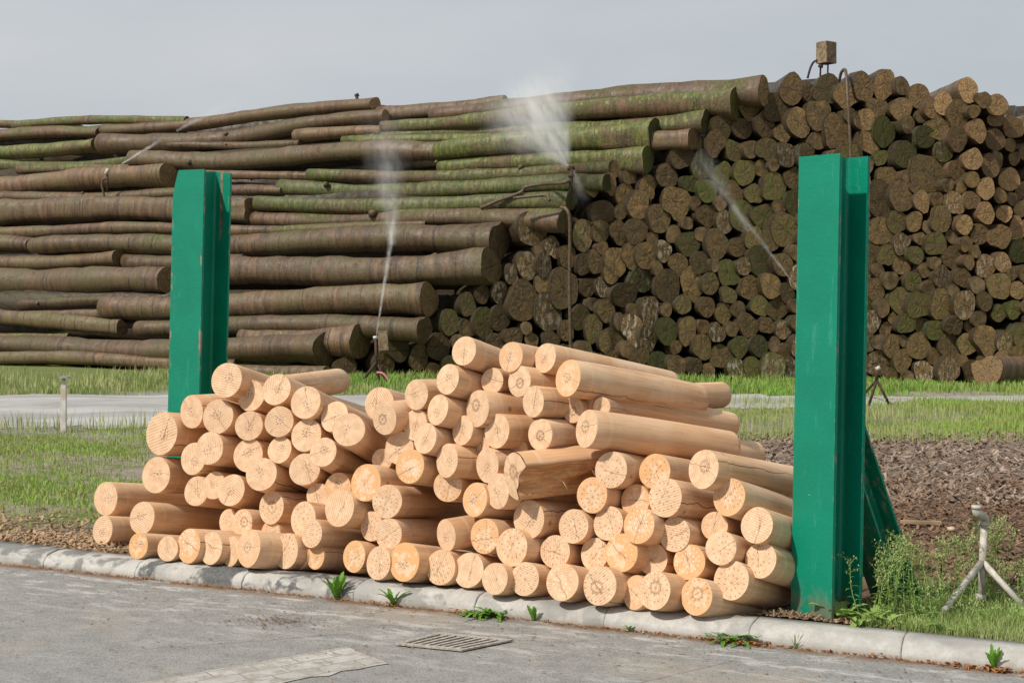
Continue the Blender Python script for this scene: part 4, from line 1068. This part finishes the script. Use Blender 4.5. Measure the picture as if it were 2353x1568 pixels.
for o in REST:
    for q, mi in ((o, 0), (o.children[0], 1)):
        Mq = o.matrix_world if mi == 0 else o.matrix_world @ Matrix.Diagonal((q.scale.x, q.scale.y, 1, 1)); b0 = len(V)
        V += [Mq @ v.co for v in q.data.vertices]; Fc += [tuple(b0+t for t in p.vertices) for p in q.data.polygons]; fm += [mi]*len(q.data.polygons)
for o in REST:
    bpy.data.objects.remove(o.children[0]); bpy.data.objects.remove(o)
if V:
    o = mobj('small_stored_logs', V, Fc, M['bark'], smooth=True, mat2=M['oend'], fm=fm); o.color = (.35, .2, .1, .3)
    tag(o, 'smallest log ends filling the gaps of the big sprinkled pile', 'stored logs', kind='stuff')
for o in list(COL.objects):
    if o.get('label') and len(o['label'].split()) > 16: print('LONG', o['label'])
for (x0, y0, x1, y1, h0, Yy, lab) in ((2268, 852, 2420, 846, 72, 24.9, 'brown log with torn bark lying crosswise on the ground at far right'), (2300, 822, 2430, 818, 34, 25.6, 'smooth log lying on top of the torn one at far right')):
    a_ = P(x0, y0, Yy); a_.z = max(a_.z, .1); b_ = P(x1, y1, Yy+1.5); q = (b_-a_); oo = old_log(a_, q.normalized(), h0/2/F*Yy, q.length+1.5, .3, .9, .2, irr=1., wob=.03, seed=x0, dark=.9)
    tag(oo, lab, 'stored log', 'old logs in the big sprinkled pile')
print('REST', len(REST)); print('SIDE', NSIDE, 'ENDS', nfill, 'fresh', len(FL))

# unseen core of the pile
mb = MB(); mbr = random.Random(5)
for r_ in range(12):
    for c_ in range(44):
        z = .3+r_*.56; off = .5+c_*.5+z/TS+(.28 if r_ % 2 else 0)
        base = P0+AN*off
        b_ = base-AD*20
        # run forward until about two metres behind the end face
        t1 = min(20+(base.y-(28.5+.14*z))/.545, (12.6-b_.x)/.839)
        if t1 < 3: continue
        e_ = b_+AD*t1
        okq = []
        for q in range(33):
            p_ = b_.lerp(e_, q/32); xi = CX+p_.x/p_.y*F; yi = YH-(z+.3-H)/p_.y*F
            sk = edge([(-900, 300), (0, 290), (450, 274), (860, 238), (1160, 240), (1500, 204), (1700, 188), (1860, 180), (2040, 172), (2160, 208), (2300, 220), (2440, 265)], xi)
            okq.append(yi > sk+5)
        best = (0, -1); st_ = None
        for q in range(34):
            if q < 33 and okq[q]:
                if st_ is None: st_ = q
            elif st_ is not None:
                if q-1-st_ > best[1]-best[0]: best = (st_, q-1)
                st_ = None
        if best[1]-best[0] < 3: continue
        b_, e_ = b_.lerp(e_, best[0]/32), b_.lerp(e_, best[1]/32)
        mb.tube([Vector((b_.x, b_.y, z)), Vector((e_.x, e_.y, z))], .34, 10)
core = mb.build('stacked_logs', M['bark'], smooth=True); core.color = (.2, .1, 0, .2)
tag(core, 'dark logs deep inside the big pile, glimpsed through the gaps', 'stacked logs', kind='stuff')

# ------------------------------------------------------------------ sprinklers, hoses, small gear
def thing(name, loc, label, cat, group=None):
    o = empty(name, loc); return tag(o, label, cat, group)
def tubeobj(name, pts, r, mat, parent, n=8, sm=True): return MB().tube(pts, r, n).build(name, mat, parent, sm)

# near tripod
base = P(2252, 1375, 7.45); t = thing('sprinkler_tripod', base, 'grey bent-top pipe on tripod legs among the near weeds at right', 'pipe stand')
pp = [P(2253, 1378, 7.45), P(2256, 1300, 7.45), P(2261, 1205, 7.45)]
tubeobj('pipe', pp, .0185, M['grey_pipe'], t, 14)
tubeobj('elbow', smooth_pts([P(2261, 1212, 7.45), P(2262, 1190, 7.45), P(2255, 1184, 7.43), P(2245, 1180, 7.4), P(2242, 1170, 7.4), P(2243, 1163, 7.4)], 5), .021, M['grey_pipe'], t, 14)
tubeobj('collar', [P(2261, 1206, 7.45), P(2261, 1198, 7.45)], .025, M['grey_pipe'], t, 14)
tubeobj('collar', [P(2243, 1168, 7.4), P(2243, 1160, 7.4)], .026, M['grey_pipe'], t, 14)
tubeobj('coupling', [P(2252, 1382, 7.45), P(2253, 1364, 7.45)], .027, M['grey_pipe'], t, 14)
for (x, y, Yf) in ((2145, 1432, 7.0), (2350, 1392, 7.3), (2238, 1350, 8.0)):
    tubeobj('leg', [P(2256, 1288, 7.45), P(x, y, Yf)], .0165, M['grey_pipe'], t, 12)
# marker post
t = thing('marker_post', G(146, 989), 'white rusty marker post with small T top at the far road edge', 'marker post')
yb = gY(989)
c = P(146, 989, yb); MB().box(P(146, 938, yb), (.062, .05, .56)).build('post', mat_simple('white_rusted_paint', (.62, .62, .6), (.5, .42, .33), 7, .6, .3), t)
tubeobj('stem', [P(147, 888, yb), P(147, 866, yb)], .016, M['steel'], t); MB().box(P(147.5, 866, yb), (.12, .1, .02)).build('top_plate', M['steel'], t)
# far tripod
fy = gY(933); t = thing('sprinkler_tripod', P(2015, 933, fy), 'small brown sprinkler tripod standing on grass beyond the right post', 'pipe stand')
tubeobj('pipe', [P(2013, 875, fy), P(2015, 846, fy)], .022, M['rust'], t); tubeobj('nozzle', [P(2012, 848, fy), P(2021, 843, fy)], .03, M['grey_pipe'], t)
for x, y in ((1995, 932), (2046, 935), (1984, 906)): tubeobj('leg', [P(2014, 872, fy), P(x, y, fy if y > 920 else fy+2)], .02, M['rust'], t)
# middle tripod with board and pink hose
my = gY(886); t = thing('sprinkler_tripod', P(866, 886, my), 'rusty sprinkler tripod with upright board, at the foot of the big pile', 'pipe stand')
tubeobj('pipe', [P(866, 850, my), P(863, 776, my)], .03, M['rust'], t); tubeobj('nozzle', [P(857, 776, my), P(869, 775, my)], .035, M['steel'], t)
for x, y in ((826, 884), (873, 888), (893, 884)): tubeobj('leg', [P(864, 832, my), P(x, y, my)], .025, M['rust'], t)
MB().box(P(880, 782, my), (.17, .1, .34), Matrix.Rotation(R(-4), 3, 'Y')).build('board', M['plank'], t)
tag(tubeobj('hose', smooth_pts([P(866, 855, my-.05), P(880, 858, my-.1), P(892, 872, my-.15), P(903, 886, my-.2), P(925, 893, my-.5), P(960, 894, my-.5)], 6), .022, M['pink'], None), 'pink hose trailing from the rusty tripod onto the ground', 'hose')
# upper middle sprinkler on the pile
sy = 26.55; t = thing('sprinkler', P(1312, 445, sy), 'dark sprinkler pipe at the pile corner throwing the wide fan spray', 'sprinkler')
tubeobj('pipe', [P(1311, 448, sy), P(1312, 412, sy), P(1313, 385, sy)], [.05, .04, .04], M['rust'], t)
tubeobj('nozzle', [P(1303, 387, sy), P(1320, 384, sy)], .045, M['rust'], t); tubeobj('knob', [P(1313, 400, sy), P(1313, 407, sy)], .065, M['rust'], t)
tag(tubeobj('hose', smooth_pts([slope(1105, 480)+Vector((0, -.35, 0)), slope(1150, 462)+Vector((0, -.4, 0)), slope(1195, 446)+Vector((0, -.45, .0)), slope(1206, 434)+Vector((0, -.45, 0)), slope(1245, 427)+Vector((0, -.45, 0)), P(1290, 420, sy), P(1312, 413, sy)], 6), .035, M['hose'], None), 'brown hose draped over mossy logs up to the fan sprinkler', 'hose')
tag(tubeobj('hose', smooth_pts([P(1180, 455, 26.9), P(1230, 450, 26.7), P(1255, 449, 26.6), P(1262, 460, 26.4)], 5), .03, M['hose'], None), 'short brown hose end lying on the deep green log', 'hose')
tag(tubeobj('hose', smooth_pts([P(1288, 476, 26.3), P(1300, 480, 26.15), P(1308, 500, 26.1), P(1309, 560, 26.15), P(1308, 650, 26.2), P(1310, 760, 26.2), P(1312, 860, 26.2)], 6), .032, M['hose'], None), 'long hose hanging straight down the log ends at the pile corner', 'hose')
# box on the top
ty = 28.0; t = thing('sprinkler_box', P(1890, 168, ty), 'wooden box on thin legs on top of the big pile against the sky', 'box')
MB().box(P(1898, 122, ty), (.3, .26, .42), Matrix.Rotation(R(38), 3, 'Z')).build('box', M['plank'], t)
tubeobj('leg', [P(1885, 146, ty), P(1884, 178, ty)], .018, M['rust'], t); tubeobj('leg', [P(1902, 146, ty), P(1901, 176, ty)], .016, M['rust'], t)
tubeobj('valve', [P(1880, 151, ty-.05), P(1890, 153, ty-.05)], .035, M['rust'], t)
tubeobj('supply_hose', smooth_pts([P(1878, 138, ty), P(1868, 144, ty), P(1861, 158, ty), P(1855, 180, ty)], 5), .022, M['rust'], t)
tag(tubeobj('hose', smooth_pts([P(1927, 190, 27.0), P(1932, 168, 26.9), P(1940, 160, 26.8), P(1944, 175, 26.6), P(1948, 240, 26.4), P(1952, 310, 26.35), P(1956, 420, 26.3)], 6), .03, M['hose'], None), 'rusty hose hooked over the pile top beside the wooden box', 'hose')
# left sprinklers
b0 = slope(246, 440)+Vector((0, -.5, 0)); t = thing('sprinkler', b0, 'slim sprinkler pipe on the thick log at upper left', 'sprinkler'); Yl = b0.y
tubeobj('pipe', [P(247, 442, Yl), P(246, 398, Yl)], .03, M['rust'], t); tubeobj('nozzle', [P(243, 400, Yl), P(249, 388, Yl)], .055, M['grey_pipe'], t)
tag(tubeobj('hose', smooth_pts([P(248, 410, Yl), P(237, 412, Yl), P(234, 425, Yl), P(238, 445, Yl), P(241, 466, Yl)], 5), .028, M['hose'], None), 'short brown hose looping beside the left sprinkler pipe', 'hose')
b0 = slope(820, 232)+Vector((0, .2, 0)); Yl = b0.y; t = thing('sprinkler', b0, 'tiny sprinkler standing on the long top log against the sky', 'sprinkler')
tubeobj('pipe', [P(820, 236, Yl), P(820, 221, Yl)], .035, M['rust'], t); tubeobj('nozzle', [P(815, 221, Yl), P(824, 217, Yl)], .04, M['rust'], t)

# ------------------------------------------------------------------ water sprays (real volumes)
def spray(name, p0, p1, r1, dens, label, core=.5, r0=.02, noise=3.):
    s = NT('water_mist'); s.n.remove(s.bsdf)
    v = s.objc(); x, y, z = s.sep(v)
    rr = s.math('SQRT', s.math('ADD', s.math('MULTIPLY', x, x), s.math('MULTIPLY', y, y)))
    rad = s.math('ADD', s.math('MULTIPLY', z, 1-r0/r1), r0/r1)
    q = s.math('DIVIDE', rr, rad)
    fall = s.math('POWER', s.mapr(q, 0., 1., 1., 0., False), 2.)
    L = (p1-p0).length
    nv = s.comb(s.math('MULTIPLY', x, r1*2.), s.math('MULTIPLY', y, r1*2.), s.math('MULTIPLY', z, L*.7))
    nn = s.mapr(s.noise(nv, noise, 5, .65), .32, .72)
    along = s.math('MULTIPLY', s.math('POWER', s.math('SUBTRACT', 1., s.math('MULTIPLY', z, .999)), core), 1.)
    thin = s.math('DIVIDE', 1., s.math('ADD', .08, s.math('MULTIPLY', rad, 1.)))
    along = s.math('MULTIPLY', along, s.mapr(z, .72, 1., 1., 0.))
    d = s.math('MULTIPLY', s.math('MULTIPLY', s.math('MULTIPLY', fall, nn), s.math('MULTIPLY', along, thin)), dens)
    pv = s.node('ShaderNodeVolumePrincipled'); pv.inputs['Color'].default_value = (1, 1, 1, 1); pv.inputs['Anisotropy'].default_value = -.1
    s.link(d, pv.inputs['Density']); s.link(pv.outputs[0], s.out.inputs['Volume'])
    V = []; n = 20
    for z in (0, 1):
        for j in range(n): a = 2*math.pi*j/n; q_ = (r0/r1 if z == 0 else 1); V.append((q_*math.cos(a), q_*math.sin(a), z))
    Fc = [(j, (j+1) % n, n+(j+1) % n, n+j) for j in range(n)]+[tuple(range(n))[::-1], tuple(range(n, 2*n))]
    o = mobj(name, V, Fc, s.m); o.matrix_world = Matrix.Translation(p0) @ frame((p1-p0).normalized()) @ Matrix.Diagonal((r1, r1, (p1-p0).length, 1))
    return tag(o, label, 'water spray')
spray('water_jet', P(864, 773, my), P(912, 458, my+1.2), .10, 24., 'thin tall water jet rising from the rusty tripod by the pile foot', .3, .02, 6.)
spray('water_spray', P(902, 560, my+.6), P(876, 240, my+2.5), .9, 1.6, 'soft mist hanging around the top of the tall water jet', .8, .12)
spray('water_spray', P(1306, 383, sy), P(1185, 165, sy+.3), 1.7, 6.5, 'wide white fan spray at the pile corner', .9, .03)
spray('water_jet', P(1306, 383, sy-.1), P(1225, 235, sy), .1, 16., 'bright thin jet inside the wide fan spray', .6, .02)
spray('water_spray', P(1306, 385, sy), P(1100, 260, sy+.3), .95, 2.5, 'pale mist drifting left of the fan sprinkler', 1., .03)
spray('water_spray', P(1318, 392, sy-.2), P(1342, 480, sy-.6), .3, 3., 'faint mist falling right of the fan sprinkler', .9, .04)
spray('water_jet', P(1840, 672, 25.2), P(1660, 440, 25.8), .11, 10., 'slanting water jet left of the right green post', .4, .02, 8.)
spray('water_spray', P(1720, 530, 25.6), P(1590, 330, 26.1), .4, 3., 'thin mist at the upper end of the slanting jet', .8, .06)
yq = slope(246, 400).y-.6
spray('water_jet', P(249, 395, yq), P(375, 318, yq+.3), .085, 44., 'short thin jet from the upper left sprinkler', .3, .015, 6.)
spray('water_spray', P(405, 300, yq), P(570, 215, yq+.5), .32, 6., 'faint streak of spray over the top log at left', .8, .05)

# ------------------------------------------------------------------ scattered stuff
def blades(name, pts, hts, wid, mat, label, lean=.35, zfun=gh, kind='stuff', cat='grass', dirjit=1.):
    n = len(pts); pts = np.asarray(pts); a = rng.uniform(0, 2*np.pi, n); la = rng.uniform(0, 2*np.pi, n); le = rng.uniform(0, lean, n)*hts
    z = np.array([zfun(p[0], p[1]) for p in pts])-.004
    w = wid*rng.uniform(.6, 1.3, n)
    V = np.zeros((n, 5, 3)); cx, sx = np.cos(a)*w/2, np.sin(a)*w/2
    V[:, 0] = np.stack([pts[:, 0]-cx, pts[:, 1]-sx, z], 1); V[:, 1] = np.stack([pts[:, 0]+cx, pts[:, 1]+sx, z], 1)
    mx_, my_ = pts[:, 0]+np.cos(la)*le*.35, pts[:, 1]+np.sin(la)*le*.35
    V[:, 2] = np.stack([mx_+cx*.7, my_+sx*.7, z+hts*.6], 1); V[:, 3] = np.stack([mx_-cx*.7, my_-sx*.7, z+hts*.6], 1)
    V[:, 4] = np.stack([pts[:, 0]+np.cos(la)*le, pts[:, 1]+np.sin(la)*le, z+hts], 1)
    V = V.reshape(-1, 3)
    idx = np.arange(n)[:, None]*5
    f = []
    for i in range(n):
        b = i*5; f.append((b, b+1, b+2, b+3)); f.append((b+3, b+2, b+4))
    o = mobj(name, V.tolist(), f, mat); return tag(o, label, cat, kind=kind)
def clumpy(n, xa, xb, ya, yb, keep, sc=1.):
    out = []; 
    ph = rng.uniform(0, 6.28, 6)
    while len(out) < n:
        x = rng.uniform(xa, xb); y = rng.uniform(ya, yb)
        m = .5+.25*math.sin(x*1.3*sc+ph[0]+math.sin(y*.9*sc))+.25*math.sin(y*2.1*sc+ph[1]+1.5*math.sin(x*.8*sc+ph[2]))+.15*math.sin(x*5*sc+y*4*sc+ph[3])
        if rng.random() < m*m*1.3*keep(x, y) and (kd_of(x, y)[1] > .22): out.append((x, y))
    return out
def yimg(x, y): return YH+(H-.05)*F/y
# far verge, left (tall), middle, right (lush)
n = 15000; pts = clumpy(n, -13, -.5, 22.7, 27.8, lambda x, y: 1 if y < 23.6 else .7)
h = rng.uniform(.04, .18, n); 
xx = np.array(pts)[:, 0]; yy = np.array(pts)[:, 1]; h *= np.where(xx < -6.2, 1.45, .75)*np.where(yy < 23.3, .6, 1.)
blades('grass_verge', pts, h, .022, M['grass_dry'], 'tall yellowish grass along the far road under the logs, left')
n = 11000; pts = clumpy(n, -3, 5, 22.9, 27.4, lambda x, y: 1)
blades('grass_verge', pts, rng.uniform(.05, .2, n), .025, M['grass_lush'], 'lush green grass at the pile foot behind the peeled stack', .5)
n = 15000; pts = clumpy(n, 4, 12.5, 22.3, 26.4, lambda x, y: 1)
blades('grass_verge', pts, rng.uniform(.04, .16, n), .025, M['grass_lush'], 'lush green grass at the pile foot on the right', .5)
# right mid grass
n = 26000; pts = clumpy(n, 2.5, 10, 15.6, 21.8, lambda x, y: (1 if y < 21.2 else .4)*(1 if x > 5 else .75))
xx = np.array(pts)[:, 0]; yy = np.array(pts)[:, 1]
blades('grass', pts, rng.uniform(.02, .1, n)*np.where(xx > 6, 1.2, .6), .014, M['grass'], 'green grass strip between the road and the bark mulch, right')
n = 6000; pts = clumpy(n, 2.5, 10, 15.6, 21.4, lambda x, y: 1); blades('dry_grass', pts, rng.uniform(.05, .2, n), .01, M['grass_dry'], 'straw-coloured grass stalks mixed in the right strip')
# left lawn
n = 36000; pts = clumpy(n, -6.6, 1.2, 9.2, 17.2, lambda x, y: .12+.88*sstep(9.3, 10.9, y), 1.1)
blades('lawn_grass', pts, rng.uniform(.012, .06, n), .012, M['grass'], 'patchy short grass left of the peeled log stack', .6)
n = 9000; pts = clumpy(n, -6.6, 1.2, 10.5, 17.4, lambda x, y: 1, .8); blades('dry_grass', pts, rng.uniform(.02, .075, n), .008, M['grass_dry'], 'straw-coloured stalks in the patchy left lawn', .5)
n = 700; pts = [(rng.uniform(-6.5, -2.2), 17.1+rng.normal(0, .25)) for _ in range(n)]; blades('road_edge_weeds', pts, rng.uniform(.05, .28, n), .012, M['grass_dry'], 'thin weeds along the near edge of the far road')

def chips(name, n, xa, xb, fn, lo, hi, mat, label, tilt=.35, zoff=.006, zf=gh):
    V = []; f = []
    k = 0
    while k < n:
        p = fn()
        if p is None: continue
        x, y = p; l = rng.uniform(lo, hi); w = l*rng.uniform(.18, .5); a = rng.uniform(0, 6.28); t1 = rng.normal(0, tilt); t2 = rng.normal(0, tilt*.7); th = w*.18
        ca, sa = math.cos(a), math.sin(a); z = zf(x, y)+zoff+abs(t1)*l*.4
        b = len(V)
        for zz in (0, th):
            for (u_, v_) in ((-1, -.6), (1, -1), (.85, 1), (-.9, .8)):
                lx, ly = u_*l/2, v_*w/2; V.append((x+ca*lx-sa*ly, y+sa*lx+ca*ly, z+lx*t1+ly*t2+zz))
        for q in ((0, 3, 2, 1), (4, 5, 6, 7), (0, 1, 5, 4), (1, 2, 6, 5), (2, 3, 7, 6), (3, 0, 4, 7)): f.append(tuple(b+j for j in q))
        k += 1
    return tag(mobj(name, V, f, mat), label, 'wood chips', kind='stuff')
def f_left():
    s_ = rng.uniform(-2.2, 1.9); d = .2+abs(rng.normal(0, .5)); p = K(s_, d)
    return (p.x, p.y) if p.y < 11.6 else None
chips('wood_chips', 6500, 0, 0, f_left, .012, .05, M['chip'], 'pale wood chips strewn behind the kerb at the left')
def f_right(lo, hi):
    def g():
        y = rng.uniform(lo, hi); x = rng.uniform(1.4, y*.42+1.2)
        return (x, y) if kd_of(x, y)[1] > .3 else None
    return g
chips('bark_mulch', 19000, 0, 0, f_right(8.0, 12.6), .014, .06, M['chip_dark'], 'reddish-brown bark mulch behind the right post')
chips('bark_mulch', 15000, 0, 0, f_right(11., 16.4), .018, .085, M['chip_grey'], 'greyish weathered bark debris towards the grass strip')
def f_base():
    p = K(kerb_s(1850)+rng.normal(0, .16), .22+abs(rng.normal(0, .07))); return (p.x, p.y)
chips('wood_chips', 900, 0, 0, f_base, .008, .04, M['chip'], 'heap of straw-like chips at the foot of the right post', zoff=.012)
# litter on the road
def f_road():
    s_ = rng.uniform(-.6, 8.5); d = -abs(rng.normal(0, .75))-.01; p = K(s_, d); return (p.x, p.y)
z0 = lambda x, y: 0.004
chips('road_litter', 1500, 0, 0, f_road, .005, .022, M['chip'], 'small wood splinters scattered over the asphalt', .1, .002, z0)
def f_gut():
    s_ = rng.uniform(-.6, 7.5); p = K(s_, -abs(rng.normal(0, .012))-.004); return (p.x, p.y)
chips('gutter_litter', 1300, 0, 0, f_gut, .004, .02, M['deadleaf'], 'brown leaf crumbs lined up along the kerb foot', .3, .002, z0)
def f_patch():
    p = G(640, 1428, 0); return (p.x+rng.normal(0, .12), p.y+rng.normal(0, .07))
chips('road_litter', 260, 0, 0, f_patch, .005, .02, M['chip_dark'], 'brown crumbs in a patch on the asphalt before the dark kerb', .2, .002, z0)
mb = MB(); p = G(2115, 1210); mb.box((p.x, p.y, .085), (.28, .045, .02), Matrix.Rotation(R(-6), 3, 'Z')); tag(mb.build('wood_slat', M['chip']), 'pale broken slat lying on the mulch beside the brace', 'slat')
mb = MB(); p = G(2170, 1222); V = []; 
def stone(name, c, r, mat, label):
    V = []; f = []; n = 8; m = 5; q = random.Random(int(c[0]*100))
    for i in range(m+1):
        for j in range(n): a = 2*math.pi*j/n; t_ = math.pi*i/m; rr = r*q.uniform(.8, 1.15); V.append((c[0]+rr*math.sin(t_)*math.cos(a), c[1]+rr*math.sin(t_)*math.sin(a), c[2]+.6*rr*math.cos(t_)))
    for i in range(m):
        for j in range(n): a = i*n+j; b = i*n+(j+1) % n; f.append((a, b, b+n, a+n))
    return tag(mobj(name, V, f, mat, smooth=True), label, 'stone')
stone('stone', (G(2357*.998, 1300).x*0+G(2185, 1224).x, G(2185, 1224).y, .08), .03, mat_simple('yellow_stone', (.5, .35, .2), (.6, .45, .28)), 'small yellowish stone on the dark mulch')

# ------------------------------------------------------------------ weeds
def leaf(mb, p, d, L, w, droop=.5, segs=6, lobes=0., up=.8):
    d = Vector(d).normalized(); side_ = d.cross(Vector((0, 0, 1))); side_ = side_.normalized() if side_.length > 1e-3 else Vector((1, 0, 0))
    b = len(mb.v); q = Vector(p); dirv = (d+Vector((0, 0, up))).normalized()
    for i in range(segs+1):
        t = i/segs; ww = w*math.sin(math.pi*min(1, t*.85+.1))**.8*(1-.0*t)*(1+lobes*(1 if i % 2 else -1))
        if i == segs: ww = w*.05
        mb.v += [q-side_*ww/2+Vector((0, 0, ww*.18)), q, q+side_*ww/2+Vector((0, 0, ww*.18))]
        dirv = (dirv+Vector((0, 0, -droop/segs*2))).normalized(); q = q+dirv*(L/segs)
    for i in range(segs):
        a = b+i*3; mb.f += [(a, a+1, a+4, a+3), (a+1, a+2, a+5, a+4)]
def rosette(p, n, L, w, label, lobes=.25, up=1., droop=.5, spread=.0, name='weed_plant', mat='dandelion', cat='weed'):
    mb = MB()
    for k in range(n):
        a = 2*math.pi*k/n+random.uniform(-.4, .4); q = Vector(p)+Vector((random.uniform(-spread, spread), random.uniform(-spread, spread)*.5, 0))
        leaf(mb, q, (math.cos(a), math.sin(a), 0), L*random.uniform(.65, 1.1), w*random.uniform(.7, 1.1), droop*random.uniform(.6, 1.3), 8, lobes, up*random.uniform(.6, 1.5))
    return tag(mb.build(name, M[mat]), label, cat, 'weeds along the kerb')
def gut(px, s_=-.012):
    p = K(kerb_s(px), s_, .003); return p
rosette(gut(775), 9, .16, .036, 'upright broad-leaved weed in front of the dark kerb stone', .2, 2.2, .45)
rosette(gut(905), 8, .14, .03, 'leggy broad-leaved weed with one leaf flat on the asphalt', .15, 2., .6)
mb_p = gut(1125); rosette(mb_p, 40, .14, .028, 'densest leafy green clump at the kerb foot, mid picture', .4, .8, .6, .06)
rosette(gut(1228), 5, .1, .024, 'tiny two-leaved seedling right of the dense clump', .1, 2.5, .3)
rosette(gut(1447), 5, .055, .02, 'tiny weed under the longest kerb stone', .1, 1.5, .5)
rosette(gut(1690), 34, .12, .018, 'spreading weed with brown dead leaves below the right logs', .45, .9, .5, .07)
rosette(gut(1828), 6, .08, .006, 'thin grassy sprig at the kerb in front of the right post', 0, 3., .3)
rosette(gut(2283), 7, .11, .03, 'small lettuce-like weed over dead leaves at the right edge', .2, 3., .3)
for px, sp, n_, lab in ((1690, .09, 60, 'brown dead leaves heaped around the spreading weed'), (2283, .1, 70, 'brown dead leaves under the lettuce-like weed'), (1100, .09, 30, 'orange leaf scraps beside the densest clump'), (885, .06, 16, 'few dead leaves around the leggy weed'), (2030, .03, 6, 'dead leaf scrap on the gutter before the brace')):
    mb = MB()
    for k in range(n_):
        p = gut(px, -.03)+KD*random.gauss(0, sp)+Vector((0, random.gauss(0, .02), .008+.012*random.random()))
        a = random.uniform(0, 6.28); leaf(mb, p, (math.cos(a), math.sin(a), 0), random.uniform(.015, .04), random.uniform(.01, .018), .4, 3, 0, random.uniform(-.1, .6))
    tag(mb.build('dead_leaves', M['deadleaf']), lab, 'dead leaves', kind='stuff')
# leafy plants at the post foot
for px, d, n_, L_0, lab in ((1905, .3, 12, .2, 'broad-leaved weed at the foot of the right green post'), (1965, .3, 12, .17, 'broad-leaved weed between post and brace'), (2010, .26, 9, .14, 'low broad-leaved weed before the brace foot'), (2145, .3, 6, .14, 'broad leaf plant at the front foot of the pipe tripod')):
    rosette(K(kerb_s(px), d, .075), n_, L_0, .045, lab, .3, 1.3, .7, .03, mat='weed')
# feathery tall weeds
def tall(p, hgt, label, nst=5):
    root = empty('tall_weed', p); tag(root, label, 'weed', 'feathery weeds by the right post')
    st = MB(); lf = MB(); fl = MB()
    for k in range(nst):
        a = random.uniform(0, 6.28); le = random.uniform(.02, .09); hh = hgt*random.uniform(.7, 1.05)
        b0 = Vector(p)+Vector((random.gauss(0, .035), random.gauss(0, .035), 0)); tp = b0+Vector((math.cos(a)*le, math.sin(a)*le, hh))
        mid = (b0+tp)/2+Vector((random.gauss(0, .012), random.gauss(0, .012), 0))
        pts = smooth_pts([b0, mid, tp], 6); st.tube(pts, [.0028*(1-.6*i/(len(pts)-1)) for i in range(len(pts))], 5)
        m = int(30*hh/.4)
        for i in range(m):
            t_ = (i+.5)/m; q = pts[min(len(pts)-1, int(t_*(len(pts)-1)))].lerp(pts[min(len(pts)-1, int(t_*(len(pts)-1))+1)], t_*(len(pts)-1) % 1)
            an = i*2.4; dr = (math.cos(an), math.sin(an), 0)
            if t_ < .72: leaf(lf, q, dr, random.uniform(.03, .065)*(1.2-t_*.7), .0065, .5, 3, 0, .7)
            else:
                br = q+Vector(dr)*random.uniform(.02, .055)+Vector((0, 0, random.uniform(.02, .05)))
                st.tube([q, br], [.0013, .0008], 4)
                for z_ in range(9):
                    c_ = q.lerp(br, random.uniform(.25, 1.15))+Vector((random.gauss(0, .006), random.gauss(0, .006), random.gauss(0, .006)))
                    an2 = random.uniform(0, 6.28); leaf(fl, c_, (math.cos(an2), math.sin(an2), 0), random.uniform(.008, .014), .006, .2, 2, 0, 1.5)
    st.build('stem', M['weed'], root); nb = len(lf.v); nf_ = len(lf.f)
    mobj('foliage', lf.v+fl.v, lf.f+[tuple(nb+q for q in f_) for f_ in fl.f], M['weed'], root, mat2=M['weed_light'], fm=[0]*nf_+[1]*len(fl.f))
tl = [(2010, .42, .42), (2045, .5, .4), (2080, .42, .38), (1985, .36, .3), (2110, .7, .38), (2140, 1.1, .36), (2185, 1.25, .46), (2215, 1.2, .4), (2235, .5, .1), (2290, 1.1, .2), (2330, .5, .1), (2110, .4, .2), (2300, 1.3, .22), (2380, .6, .14), (2345, 1.3, .26), (2190, .5, .09)]
desc = ['between the right post and its brace', 'over the brace foot', 'just right of the brace foot', 'nearest the post flange', 'second right of the brace', 'left of the tripod\'s front leg', 'tallest, behind the front leg of the tripod', 'right against the tripod pipe',
        'below the tripod pipe', 'right of the tripod pipe', 'under the tripod\'s right leg', 'in front of the brace', 'behind the right leg', 'at the right picture edge', 'behind all others at the right edge', 'beside the tripod\'s front foot']
for (px, d, hg), ds in zip(tl, desc): tall(K(kerb_s(px), d, .07), hg, 'feathery pale green weed '+ds, 6)
n = 9000; pts = []
while len(pts) < n:
    s_ = rng.uniform(kerb_s(1930), kerb_s(2700)); d = .22+abs(rng.normal(0, .55)); p = K(s_, d)
    pts.append((p.x, p.y))
blades('undergrowth', pts, rng.uniform(.01, .07, n), .006, M['weed'], 'low tangled green undergrowth around the tripod', .9, cat='undergrowth')
n = 6000; pts = [(K(rng.uniform(kerb_s(1960), kerb_s(2700)), .2+abs(rng.normal(0, .3))).xy) for _ in range(n)]
blades('dry_undergrowth', [tuple(p) for p in pts], rng.uniform(.02, .08, n), .004, M['grass_dry'], 'dry brownish stalks in the undergrowth behind the clean kerb', .8, cat='undergrowth')

scene.render.engine = 'CYCLES'
scene.cycles.volume_step_rate = 1.0; scene.cycles.volume_bounces = 4
scene.cycles.max_bounces = 8; scene.cycles.transparent_max_bounces = 16
